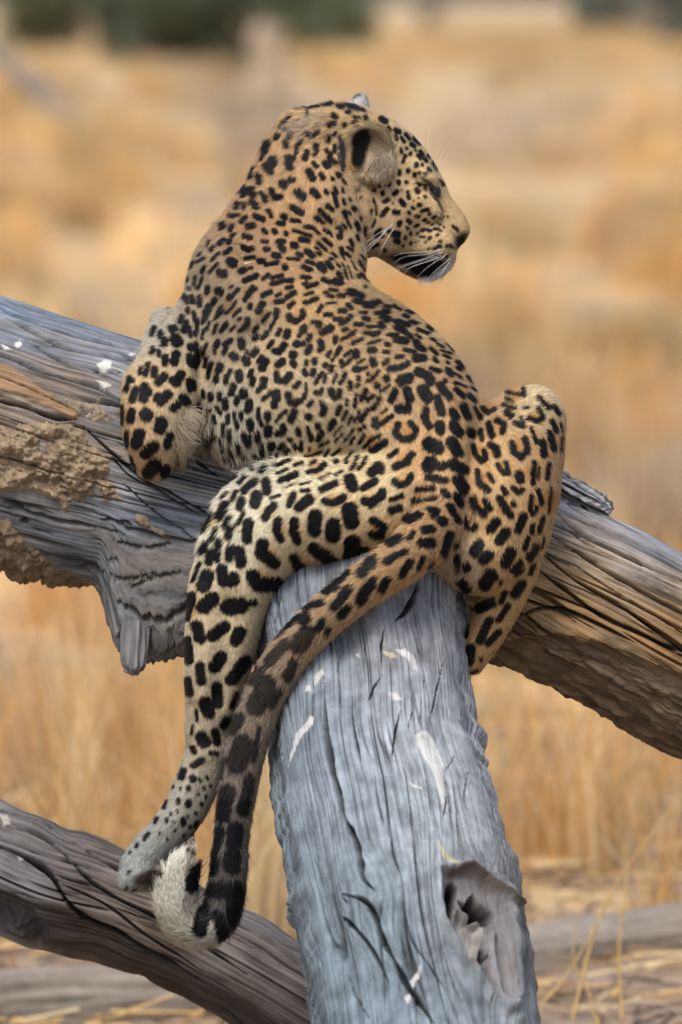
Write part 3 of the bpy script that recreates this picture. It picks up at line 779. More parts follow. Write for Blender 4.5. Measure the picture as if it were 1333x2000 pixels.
for poly, th, tone_ in ((mud1, 20, (146, 128, 104)), (mud2, 26, (122, 106, 86)), (mud3, 9, (146, 130, 110)), (mud4, 8, (138, 122, 102))):
    v = np.full(x.shape, 99.0); v[fr] = poly_sd(x[fr], y[fr], poly)
    pz = L.P[..., 2]
    sel = (v < 24) & fr
    big_ = (v < 40) & fr
    pm = L.P[big_]
    w_ = np.zeros(x.shape); w_[big_] = 11 * noise3(pm / 30) + 6 * noise3(pm / 9)
    c1_ = np.full(x.shape, .5); v1 = c1_.copy(); c2_ = c1_.copy(); v2 = c1_.copy(); fb = np.zeros(x.shape)
    pw = pm + 12 * np.stack([noise3(pm / 22), noise3(pm / 22 + 5), noise3(pm / 22 + 9)], -1)
    c1_[big_], v1[big_] = cells(pw / 20); c2_[big_], v2[big_] = cells(pw / 7.5)
    fb[big_] = fbm(pm / 34, 5, 0.6)
    e = 1 - sstep(-24, 9, v + w_)
    lump = sstep(-0.25, 0.45, fb)
    hh = CRH + e * (th * 0.45 + 17 * fb + 6 * (0.75 - c1_) * lump + 5 * (0.75 - c2_) * lump) - 6 * (1 - e) ** 3
    cc = srgb(*tone_) * (0.8 + 0.2 * v1[..., None] + 0.2 * v2[..., None] + 0.35 * fb[..., None]) * np.ones(3)
    adopt(tree, L.build('mud_crust', hh, cc, mud_mat, None, sub=sel))

# ---- splintered core of the broken stub under the trunk
S = Log([(268, 1215, 95, 30, .8), (266, 1262, 88, 27, .8), (264, 1290, 86, 24, .8), (263, 1308, 86, 18, .8), (264, 1320, 86, 4, .8)], 70, 90, 0.3)
xs, ys = S.P[..., 0], S.P[..., 1]
hs, a1, a2, _ = grain_height(S, 0.5); hs += 7 * noise3(np.stack([xs / 7, ys / 90, S.P[..., 2] / 7], -1)) + 9 * noise3(np.stack([xs / 6, 0 * ys, S.P[..., 2] / 6], -1)) * sstep(1280, 1315, ys)
core = adopt(tree, S.build('splintered_core', hs, np.clip(srgb(112, 112, 112) * (1 + .7 * a2[..., None] + .4 * a1[..., None]), .01, .8), wood_mat, None))
S = Log([(322, 1215, 105, 34, .8), (318, 1252, 100, 26, .8), (312, 1272, 100, 15, .8), (309, 1282, 100, 3, .8)], 50, 80, 0.3)
xs, ys = S.P[..., 0], S.P[..., 1]
hs, a1, a2, _ = grain_height(S, 0.5); hs += 5 * noise3(np.stack([xs / 9, 0 * ys, S.P[..., 2] / 9], -1)) * sstep(1240, 1270, ys)
adopt(tree, S.build('splinter', hs, np.clip(srgb(84, 82, 80) * (1 + .4 * a2[..., None]), .01, .8), wood_mat, None))
# lifted slab of sapwood on the right-hand top edge
S = Log([(1000, 900, 225, 12, 2.4), (1060, 928, 205, 20, 2.4), (1110, 952, 195, 24, 2.2), (1155, 978, 190, 23, 2.0), (1180, 994, 188, 19, 1.8), (1192, 1004, 188, 10, 1.5)], 220, 200, 0.3)
xs, ys = S.P[..., 0], S.P[..., 1]
hs, a1, a2, k_ = grain_height(S, 0.6, 0.8, 1.0)
hs += 9 * noise3(np.stack([xs / 26, ys / 12, S.P[..., 2] / 26], -1)) + 2 * noise3(np.stack([xs / 14, ys / 6, S.P[..., 2] / 14], -1)) + 8 * sstep(1150, 1185, xs) * noise3(np.stack([0 * xs, ys / 7, S.P[..., 2] / 9], -1))
cs_ = srgb(146, 146, 148) * (np.clip(1 + .6 * a2 + .5 * a1, .3, 1.6) * (1 - .7 * k_) * streaks(S, a2, .8))[..., None]
hs, cs_ = carve(S, hs, cs_, [(4.5, 12, [(1040, 925), (1100, 962), (1150, 990), (1195, 1010)]), (3, 8, [(1060, 925), (1120, 955), (1180, 985)])], xs, ys)
adopt(tree, S.build('lifted_slab', hs, np.clip(cs_, .01, .8), wood_mat, None))

# ------------------------------------------------------------------ fallen log, lower left
L = Log([(-900, 1290, 520, 150, 1), (-450, 1470, 480, 138, 1), (-150, 1620, 450, 126, 1), (60, 1722, 440, 120, 1), (220, 1772, 440, 112, 1), (380, 1846, 440, 104, 1), (520, 1922, 440, 108, 1), (700, 2030, 445, 112, 1), (1000, 2220, 460, 112, 1), (1250, 2370, 470, 100, 1)], 420, 220, 0.45)
x, y = L.P[..., 0], L.P[..., 1]
h, g1, g2, ck = grain_height(L, 1.3, 1.2, 0.5)
h += 14 * noise3(L.cyl(150, 60)) + 7 * noise3(L.cyl(60, 200) + 3)
C3 = [(50, 1600, 140, 134, 132), (250, 1700, 134, 124, 120), (450, 1810, 160, 150, 144), (550, 1880, 160, 148, 140), (60, 1700, 118, 110, 110), (200, 1760, 128, 110, 98), (300, 1800, 140, 118, 98), (120, 1800, 96, 86, 78), (300, 1880, 86, 76, 68), (420, 1920, 116, 102, 92), (20, 1760, 124, 132, 142), (500, 2000, 96, 84, 76)]
col = spread(x, y, C3, 55.0) / 255.0
col = np.where(col <= 0.04045, col / 12.92, ((col + 0.055) / 1.055) ** 2.4)
col = col * (np.clip(1 + .4 * noise3(L.cyl(160, 20)) + .35 * g2 + .25 * g1, .35, 1.6) * streaks(L, g2, 1.2))[..., None]
col = col * (1 - 0.7 * ck[..., None])
z7 = lambda p: Z(0, 1500, 2.02, p)
lines = [(7, 22, z7([(-60, 280), (100, 350), (200, 420), (260, 520), (330, 590), (450, 640), (560, 720), (700, 800), (860, 900)])), (5, 15, z7([(0, 210), (200, 300), (330, 420), (480, 520), (640, 600), (800, 700), (1000, 830)])), (5, 14, z7([(-40, 160), (200, 240), (400, 360), (560, 450), (760, 580), (1000, 720)])), (4, 12, z7([(250, 460), (420, 540), (600, 680), (800, 800)]))]
hol = z7([(-90, 470), (60, 500), (130, 570), (190, 690), (150, 715), (60, 660), (-90, 640)])
v = poly_sd(x, y, hol) + 3 * noise3(np.stack([x / 12, y / 12, 0 * x], -1)); v = np.where(L.front, v, 99)
h -= 42 * (1 - sstep(-8, 4, v)); k = (1 - sstep(-3, 4, v))[..., None]; col = col * (1 - k) + srgb(104, 104, 108) * (1 + .5 * g2[..., None]) * k
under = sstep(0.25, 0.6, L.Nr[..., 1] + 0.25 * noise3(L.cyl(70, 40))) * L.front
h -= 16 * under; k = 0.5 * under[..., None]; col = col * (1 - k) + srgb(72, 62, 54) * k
h, col = carve(L, h, col, lines, x, y, (50, 44, 40))
col = splashes(col, x, y, L.front, [z7([(0, 180), (30, 190), (48, 220), (20, 215)]), z7([(70, 345), (90, 355), (80, 370)])], (206, 200, 190))
col = (col * 0.7 + col.mean(-1, keepdims=True) * 0.3) * 0.74
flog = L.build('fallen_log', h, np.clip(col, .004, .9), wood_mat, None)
tag(flog, 'brown-grey fallen log crossing the lower left behind the hanging paw', 'log')

# ------------------------------------------------------------------ bleached log on the ground
a = np.array([ground_at(-500, 2030), ground_at(100, 1985), ground_at(650, 1945), ground_at(1000, 1905), ground_at(1333, 1860), ground_at(1800, 1800)])
rr = np.array((0.085, 0.09, 0.09, 0.085, 0.085, 0.08))
rows = np.concatenate([a + np.array((0, 0, 1)) * rr[:, None] * 0.35, rr[:, None]], 1)
c = catmull(rows, 40)
T = np.gradient(c[:, :3], axis=0); T /= np.linalg.norm(T, axis=1)[:, None]
A_ = np.cross(T, (0, 0, 1.0)); A_ /= np.linalg.norm(A_, axis=1)[:, None]; B_ = np.cross(A_, T)
th = np.linspace(0, 2 * math.pi, 80, endpoint=False)
arc = np.concatenate([[0], np.cumsum(np.linalg.norm(np.diff(c[:, :3], axis=0), axis=1))])
q = np.stack([np.cos(th)[None] * 4 + 0 * arc[:, None], np.sin(th)[None] * 4 + 0 * arc[:, None], arc[:, None] * 3 + 0 * th[None]], -1)
R = c[:, 3][:, None] * (1 + 0.28 * noise3(q * 0.35) + 0.12 * noise3(q * 1.4 + 4))
V = c[:, None, :3] + R[..., None] * (np.cos(th)[None, :, None] * A_[:, None] + np.sin(th)[None, :, None] * B_[:, None])
n = len(c); I = np.arange(n * 80).reshape(n, 80); J = np.roll(I, -1, 1)
F = np.stack([I[:-1], J[:-1], J[1:], I[1:]], -1).reshape(-1, 4)
cc = srgb(146, 136, 124) * (1 + 0.4 * noise3(q * 1.2 + 9)[..., None]) * np.ones(3)
g = np.stack([arc[:, None] + 0 * th[None], 0.09 * th[None] + 0 * arc[:, None], 0 * R], -1)
plog = mesh_np('fallen_log', V.reshape(-1, 3), F, wood_mat, None, colors=np.clip(cc, .01, .9).reshape(-1, 3), attrs={'grain': g.reshape(-1, 3)})
tag(plog, 'pale bleached log lying flat on the ground along the bottom behind everything', 'log')
# ------------------------------------------------------------------ leopard: body surface
GH = 5.0                                            # grid step (mm)
G0 = np.array((200.0, 165.0, -400.0))
GN = np.array((184, 346, 210))
gx = (G0[0] + GH * np.arange(GN[0])).astype(np.float32)
gy = (G0[1] + GH * np.arange(GN[1])).astype(np.float32)
gz = (G0[2] + GH * np.arange(GN[2])).astype(np.float32)
BIG = np.float32(400.0)

class Field:
    """distance field on the grid, far away = BIG"""
    def __init__(self):
        self.f = np.full(tuple(GN), BIG, np.float32)
    def box(self, lo, hi, m=70.0):
        sl = []
        for k, g in enumerate((gx, gy, gz)):
            a = np.searchsorted(g, lo[k] - m); b = np.searchsorted(g, hi[k] + m)
            sl.append(slice(max(a, 0), min(b, len(g))))
        return tuple(sl)
    def smin(self, sl, v, k):
        f = self.f[sl]
        if k <= 0:
            np.minimum(f, v, out=f); return
        h = np.clip(0.5 + 0.5 * (f - v) / k, 0, 1)
        self.f[sl] = f * (1 - h) + v * h - k * h * (1 - h)
    def cut(self, sl, v, k):
        """smooth subtraction of v"""
        f = self.f[sl]; v = -v
        h = np.clip(0.5 - 0.5 * (f - v) / k, 0, 1)
        self.f[sl] = f * (1 - h) + v * h + k * h * (1 - h)
    def merge(self, other, k):
        self.smin((slice(None),) * 3, other.f, k)
    def chain(self, pts, k=30.0, sub=4, sz=1.0):
        """tapered tube through rows (px, py, d, r); sz = depth flattening"""
        c = catmull(pts, sub) if len(pts) > 2 else np.asarray(pts, float)
        lo = (c[:, :3] - c[:, 3:4]).min(0); hi = (c[:, :3] + c[:, 3:4]).max(0)
        sl = self.box(lo, hi)
        X, Y, Z = np.meshgrid(gx[sl[0]], gy[sl[1]], gz[sl[2]], indexing='ij', sparse=True)
        Z = Z / sz
        best = np.full((len(gx[sl[0]]), len(gy[sl[1]]), len(gz[sl[2]])), BIG, np.float32)
        full = best.shape
        for a, b in zip(c[:-1], c[1:]):
            ra = max(a[3], b[3]) + 75
            l2 = np.minimum(a[:3], b[:3]) - ra; h2 = np.maximum(a[:3], b[:3]) + ra
            s2 = []
            for q, g in enumerate((gx[sl[0]], gy[sl[1]], gz[sl[2]])):
                i = np.searchsorted(g, l2[q]); j = np.searchsorted(g, h2[q]); s2.append(slice(i, max(j, i + 1)))
            x = X[s2[0]] - a[0]; y = Y[:, s2[1]] - a[1]; z = Z[:, :, s2[2]] - a[2] / sz
            ba = np.array((b[0] - a[0], b[1] - a[1], (b[2] - a[2]) / sz)); L = (ba ** 2).sum() + 1e-6
            t = np.clip((x * ba[0] + y * ba[1] + z * ba[2]) / L, 0, 1).astype(np.float32)
            dd = np.sqrt((x - t * ba[0]) ** 2 + (y - t * ba[1]) ** 2 + (z - t * ba[2]) ** 2) - (a[3] + t * (b[3] - a[3]))
            v = best[s2[0], s2[1], s2[2]]
            np.minimum(v, dd, out=v)
        self.smin(sl, best, k)
    def ell(self, c, r, k=30.0, rot=0.0, cut=False, tilt=0.0):
        """ellipsoid, rot = turn in the image plane (degrees), tilt = turn about the vertical"""
        c = np.asarray(c, float); r = np.asarray(r, float); R = r.max()
        sl = self.box(c - R, c + R)
        X, Y, Z = np.meshgrid(gx[sl[0]] - c[0], gy[sl[1]] - c[1], gz[sl[2]] - c[2], indexing='ij', sparse=True)
        if tilt:
            ca, sa = math.cos(math.radians(tilt)), math.sin(math.radians(tilt))
            X, Z = X * ca + Z * sa, -X * sa + Z * ca
        ca, sa = math.cos(math.radians(rot)), math.sin(math.radians(rot))
        X, Y = X * ca + Y * sa, -X * sa + Y * ca
        q = np.sqrt((X / r[0]) ** 2 + (Y / r[1]) ** 2 + (Z / r[2]) ** 2)
        q2 = np.sqrt((X / r[0] ** 2) ** 2 + (Y / r[1] ** 2) ** 2 + (Z / r[2] ** 2) ** 2) + 1e-6
        v = np.where(q < 0.25, (q - 1) * r.min(), q * (q - 1) / q2).astype(np.float32)
        if cut: self.cut(sl, v, k)
        else: self.smin(sl, v, k)

def build_leopard_field():
    # trunk and neck
    T = Field()
    T.chain([(864, 985, -75, 128), (850, 895, -55, 112), (778, 800, -5, 142), (672, 735, 60, 168), (572, 670, 130, 176),
             (525, 585, 190, 154), (560, 500, 250, 128), (598, 405, 300, 110), (628, 320, 335, 88)], k=0, sub=5, sz=0.92)
    T.chain([(640, 800, -20, 130), (540, 790, 20, 140), (490, 720, 70, 118)], k=60, sub=4)        # belly side
    T.chain([(480, 840, 10, 70), (560, 850, -10, 80)], k=40)
    T.chain([(893, 800, -25, 48), (838, 726, 10, 62), (765, 668, 70, 72), (690, 630, 140, 76), (612, 560, 210, 92)], k=26)  # back line
    T.chain([(868, 1010, -120, 60), (868, 900, -120, 62), (850, 790, -105, 60)], k=46)            # sacrum
    T.chain([(648, 440, 270, 64), (660, 505, 235, 56)], k=30)
    T.chain([(930, 815, -30, 34), (960, 815, -25, 34)], k=20)
    T.chain([(505, 420, 270, 44), (440, 500, 225, 52), (415, 580, 190, 48)], k=40)                # left shoulder blade
    T.chain([(592, 268, 330, 56), (552, 320, 320, 52), (522, 385, 300, 46), (495, 435, 280, 44)], k=30)                # nape
    # head: side profile swept to the width of the skull
    prof = [(590, 340), (588, 262), (597, 226), (618, 210), (650, 202), (690, 207), (730, 219), (770, 237), (803, 262), (830, 292),
            (850, 322), (868, 356), (880, 384), (897, 404), (912, 425), (920, 446), (919, 460), (909, 476), (897, 484), (893, 492),
            (891, 508), (884, 524), (866, 541), (842, 550), (816, 546), (790, 534), (764, 516), (738, 500), (705, 500), (660, 470), (600, 420)]
    wid = [(620, 300, 92), (690, 270, 88), (700, 380, 96), (770, 290, 68), (760, 430, 88), (800, 400, 76), (845, 365, 50), (830, 320, 52), (875, 400, 33),
           (850, 460, 52), (885, 470, 40), (912, 450, 21), (840, 525, 36), (790, 500, 52), (720, 480, 80)]
    H = Field()
    sl = H.box((545, 195, 200), (925, 560, 520), 60)
    X2, Y2 = np.meshgrid(gx[sl[0]], gy[sl[1]], indexing='ij')
    p = poly_sd(X2, Y2, prof)
    w = spread(X2, Y2, wid, 34.0)[..., 0]
    p = p - 3.5
    R = 62.0
    s = np.clip(R + p, 0, None) / R
    mid = 372 + 0.10 * (X2 - 740)
    Z = gz[sl[2]][None, None, :] - mid[..., None]
    q = np.sqrt(s[..., None] ** 2.4 + (Z / w[..., None]) ** 2)
    H.f[sl] = ((q - 1) * np.minimum(R, w)[..., None] * 0.9).astype(np.float32)
    H.ell((838, 402, 326), (32, 18, 14), k=36, rot=50)                 # cheek bone under the eye
    H.ell((834, 342, 328), (30, 14, 16), k=30, rot=42)                 # brow
    H.ell((858, 480, 334), (32, 26, 20), k=40, rot=-12)                # whisker pad
    H.ell((752, 440, 298), (44, 52, 22), k=44)                         # cheek
    H.ell((850, 372, 312), (17, 8, 16), k=9, rot=55, cut=True)         # eye slit
    H.ell((906, 468, 352), (9, 6, 16), k=5, rot=-40, cut=True)         # nostril
    T.merge(H, 26.0)
    Rf = Field()                                                        # cheek ruff behind the jaw
    Rf.chain([(690, 350, 290, 26), (705, 420, 285, 28), (722, 470, 300, 24)], k=0)
    T.merge(Rf, 14.0)
    # ears
    E = Field()
    E.ell((718, 296, 268), (53, 59, 34), k=0, rot=-8, tilt=-12)
    E.ell((727, 298, 230), (46, 52, 42), k=6, rot=-8, cut=True, tilt=-12)
    E.ell((744, 332, 262), (34, 22, 18), k=10, rot=-40)
    T.merge(E, 9.0)
    E = Field()
    E.chain([(700, 236, 416, 26), (702, 212, 424, 21), (706, 194, 428, 12)], k=0)
    T.merge(E, 8.0)
    # left foreleg folded over the trunk
    A = Field()
    A.chain([(425, 600, 130, 70), (368, 680, 70, 66), (322, 752, 10, 74), (305, 815, -25, 69), (303, 868, -35, 55), (302, 898, -25, 40)], k=0, sub=5)
    A.chain([(300, 890, -5, 42), (310, 760, 90, 50), (318, 680, 190, 42), (327, 648, 240, 36), (330, 632, 280, 33)], k=18)
    A.ell((318, 630, 285), (22, 28, 34), k=14)
    T.merge(A, 20.0)
    # left hind leg hanging down
    L = Field()
    L.chain([(800, 985, -80, 118), (690, 1000, -110, 108), (580, 1010, -130, 100), (505, 1033, -140, 84), (468, 1058, -140, 70)], k=0, sub=5)
    L.chain([(640, 960, -70, 70), (540, 960, -90, 62), (470, 990, -110, 48)], k=36)
    L.chain([(515, 1055, -140, 84), (463, 1120, -140, 86), (441, 1200, -135, 77), (427, 1290, -130, 67), (415, 1370, -125, 53), (405, 1425, -122, 43), (408, 1458, -118, 40)], k=28, sub=5)
    L.chain([(420, 1430, -105, 40), (396, 1500, -118, 44), (368, 1570, -130, 43), (330, 1625, -142, 40), (296, 1662, -150, 40), (270, 1690, -155, 36)], k=14, sub=5)
    L.ell((270, 1708, -158), (40, 31, 46), k=12, rot=-28)
    L.ell((246, 1716, -184), (17, 22, 15), k=4, rot=-24)
    for tx, ty, td in ((250, 1720, -190), (260, 1724, -164), (274, 1726, -138), (290, 1724, -114)):
        L.ell((tx, ty, td), (21, 20, 13), k=3, rot=-30)
    L.ell((304, 1706, -150), (24, 14, 30), k=8, rot=-15)
    for pts in ([(232, 1704, -172), (254, 1744, -178)], [(246, 1708, -152), (262, 1746, -150)], [(262, 1712, -128), (278, 1744, -126)]):
        a, b = np.array(pts[0], float), np.array(pts[1], float)
        sl = L.box(np.minimum(a, b) - 4, np.maximum(a, b) + 4, 20)
        X, Y, Z = np.meshgrid(gx[sl[0]], gy[sl[1]], gz[sl[2]], indexing='ij', sparse=True)
        ba = b - a; t = np.clip(((X - a[0]) * ba[0] + (Y - a[1]) * ba[1] + (Z - a[2]) * ba[2]) / (ba ** 2).sum(), 0, 1)
        L.cut(sl, (np.sqrt((X - a[0] - t * ba[0]) ** 2 + (Y - a[1] - t * ba[1]) ** 2 + (Z - a[2] - t * ba[2]) ** 2) - 5).astype(np.float32), 6)
    T.merge(L, 18.0)
    # right hind leg: thigh, raised knee, tucked shank
    Q = Field()
    Q.chain([(880, 1010, -85, 118), (950, 960, -75, 116), (1000, 890, -50, 84), (1040, 820, -25, 56)], k=0, sub=5)
    Q.chain([(945, 1060, -90, 104), (985, 980, -80, 104), (1010, 900, -50, 84)], k=34)
    Q.chain([(1000, 800, 0, 38), (1048, 806, -10, 49), (1055, 862, -15, 46), (1046, 950, -15, 44), (1030, 1040, -25, 44)], k=24, sub=5)
    T.merge(Q, 22.0)
    S = Field()
    S.chain([(1032, 1020, -15, 44), (1010, 1100, -25, 46), (975, 1180, -35, 44), (945, 1245, -40, 36), (922, 1292, -40, 27)], k=0, sub=5)
    T.merge(S, 12.0)
    # tail
    W = Field()
    W.chain([(875, 985, -165, 45), (842, 1040, -225, 51), (782, 1096, -268, 44), (700, 1152, -280, 40), (620, 1218, -272, 39), (553, 1296, -262, 39),
             (508, 1380, -256, 38), (480, 1470, -252, 36), (462, 1560, -250, 34), (451, 1650, -250, 31), (444, 1730, -250, 32), (428, 1790, -250, 34),
             (390, 1815, -252, 33), (352, 1788, -256, 37), (344, 1735, -258, 37), (354, 1690, -260, 33)], k=0, sub=6)
    T.merge(W, 10.0)
    # muscle and skin folds
    for pts, k in (([(520, 935, -225, 9), (600, 918, -190, 11), (690, 900, -178, 9)], 26),      # groin fold
                   ([(392, 690, 20, 8), (396, 770, -60, 10), (404, 840, -85, 9)], 18),          # behind the arm
                   ([(700, 372, 262, 5), (712, 430, 250, 6), (716, 482, 272, 5)], 10),          # behind the jaw
                   ([(895, 488, 335, 4), (862, 500, 303, 5), (815, 500, 296, 4)], 7),           # mouth
                   ([(905, 1010, -235, 9), (930, 1090, -222, 9)], 22)):
        c = catmull(pts, 5) if len(pts) > 2 else np.asarray(pts, float)
        lo = (c[:, :3] - c[:, 3:4]).min(0); hi = (c[:, :3] + c[:, 3:4]).max(0)
        sl = T.box(lo, hi, 40)
        X, Y, Z = np.meshgrid(gx[sl[0]], gy[sl[1]], gz[sl[2]], indexing='ij', sparse=True)
        best = None
        for a, b in zip(c[:-1], c[1:]):
            x, y, z = X - a[0], Y - a[1], Z - a[2]
            ba = b[:3] - a[:3]; L = (ba ** 2).sum()
            t = np.clip((x * ba[0] + y * ba[1] + z * ba[2]) / L, 0, 1)
            dd = np.sqrt((x - t * ba[0]) ** 2 + (y - t * ba[1]) ** 2 + (z - t * ba[2]) ** 2) - (a[3] + t * (b[3] - a[3]))
            best = dd if best is None else np.minimum(best, dd)
        T.cut(sl, best.astype(np.float32), k)
    def front_d(px, py):
        i = int(round((px - G0[0]) / GH)); j = int(round((py - G0[1]) / GH))
        c = T.f[i, j] < 0
        return G0[2] + GH * c.argmax()
    for pts, r, k, out in (([(455, 455), (520, 478), (600, 505), (680, 545)], 10, 34, 0), ([(430, 520), (465, 565), (490, 630)], 26, 60, 1), ([(520, 640), (470, 720), (440, 800)], 12, 46, 0),
                           ([(770, 850), (800, 890), (810, 930)], 24, 60, 1), ([(842, 750), (822, 840), (815, 900)], 10, 44, 0), ([(935, 860), (925, 950), (945, 1040)], 11, 42, 0), ([(870, 870), (872, 950)], 22, 50, 1),
                           ([(560, 360), (600, 420), (660, 450)], 9, 36, 0), ([(620, 660), (700, 720), (760, 790)], 12, 50, 0), ([(395, 1160), (392, 1260), (390, 1350)], 12, 40, 1), ([(445, 1180), (440, 1280), (430, 1360)], 9, 32, 0),
                           ([(395, 1470), (365, 1550), (330, 1610)], 9, 26, 1), ([(262, 742), (270, 800), (285, 860)], 14, 40, 1)):
        c3 = np.array([(a, b, front_d(a, b) + (r * 0.55 if out else -r * 0.45)) for a, b in pts])
        c = catmull(c3, 4) if len(c3) > 2 else c3
        sl = T.box(c.min(0) - r, c.max(0) + r, 60)
        X, Y, Z = np.meshgrid(gx[sl[0]], gy[sl[1]], gz[sl[2]], indexing='ij', sparse=True)
        best = None
        for a, b in zip(c[:-1], c[1:]):
            x, y, z = X - a[0], Y - a[1], Z - a[2]
            ba = b - a; L2 = (ba ** 2).sum()
            t = np.clip((x * ba[0] + y * ba[1] + z * ba[2]) / L2, 0, 1)
            dd = np.sqrt((x - t * ba[0]) ** 2 + (y - t * ba[1]) ** 2 + (z - t * ba[2]) ** 2) - r
            best = dd if best is None else np.minimum(best, dd)
        if out: T.smin(sl, best.astype(np.float32), k)
        else: T.cut(sl, best.astype(np.float32), k)
    return T.f + np.float32(3.0)

def surface_nets(F):
    S = F < 0
    n0, n1, n2 = np.array(F.shape) - 1
    cnt = np.zeros((n0, n1, n2), np.uint8)
    for a in (0, 1):
        for b in (0, 1):
            for c in (0, 1):
                cnt += S[a:a + n0, b:b + n1, c:c + n2]
    act = (cnt > 0) & (cnt < 8)
    ijk = np.argwhere(act)
    idx = np.full(act.shape, -1, np.int32)
    idx[act] = np.arange(len(ijk))
    cor = [(a, b, c) for a in (0, 1) for b in (0, 1) for c in (0, 1)]
    val = {q: F[ijk[:, 0] + q[0], ijk[:, 1] + q[1], ijk[:, 2] + q[2]] for q in cor}
    P = np.zeros((len(ijk), 3)); N = np.zeros(len(ijk))
    for q in cor:
        for ax in range(3):
            if q[ax]: continue
            r = list(q); r[ax] = 1; r = tuple(r)
            va, vb = val[q], val[r]
            m = (va < 0) != (vb < 0)
            t = va[m] / (va[m] - vb[m])
            pt = np.tile(np.array(q, float), (m.sum(), 1)); pt[:, ax] += t
            P[m] += pt; N[m] += 1
    V = P / N[:, None] + ijk
    faces = []
    for ax in range(3):
        o1, o2 = [(1, 2), (2, 0), (0, 1)][ax]
        lo = [slice(None)] * 3; hi = [slice(None)] * 3
        lo[ax] = slice(0, -1); hi[ax] = slice(1, None)
        ch = S[tuple(lo)] != S[tuple(hi)]
        e = np.argwhere(ch)
        lim = np.array(act.shape)
        e = e[(e[:, o1] > 0) & (e[:, o2] > 0) & (e[:, o1] < lim[o1]) & (e[:, o2] < lim[o2])]
        inside = S[e[:, 0], e[:, 1], e[:, 2]]
        def cell(d1, d2):
            c = e.copy(); c[:, o1] -= d1; c[:, o2] -= d2
            return idx[c[:, 0], c[:, 1], c[:, 2]]
        q = np.stack([cell(1, 1), cell(0, 1), cell(0, 0), cell(1, 0)], 1)
        q[~inside] = q[~inside][:, ::-1]
        faces.append(q)
    return V, np.vstack(faces)

def vert_normals(V, Fc):
    a = V[Fc[:, 0]]; n = np.cross(V[Fc[:, 2]] - a, V[Fc[:, 3]] - V[Fc[:, 1]])
    N = np.zeros_like(V)
    for k in range(4):
        np.add.at(N, Fc[:, k], n)
    return N / (np.linalg.norm(N, axis=1)[:, None] + 1e-12)

leo_field = build_leopard_field()
LV, LF = surface_nets(leo_field)
LV = LV * GH + G0                                 # measured space
if True:                                          # keep only the one connected body
    par = np.arange(len(LV))
    for _ in range(200):
        m = par[LF].min(1)
        new = par.copy()
        for k in range(4):
            np.minimum.at(new, LF[:, k], m)
        new = new[new]
        if (new == par).all(): break
        par = new
    u, c = np.unique(par, return_counts=True)
    keep = par == u[c.argmax()]
    remap = np.cumsum(keep) - 1
    LF = remap[LF[keep[LF[:, 0]]]]
    LV = LV[keep]
LN = vert_normals(LV, LF)
# at() mirrors handedness (down, deeper), so flip winding once if needed
LW = at(LV[:, 0], LV[:, 1], LV[:, 2])
LNW = vert_normals(LW, LF)
print('leopard verts', len(LV), 'comps', len(u))
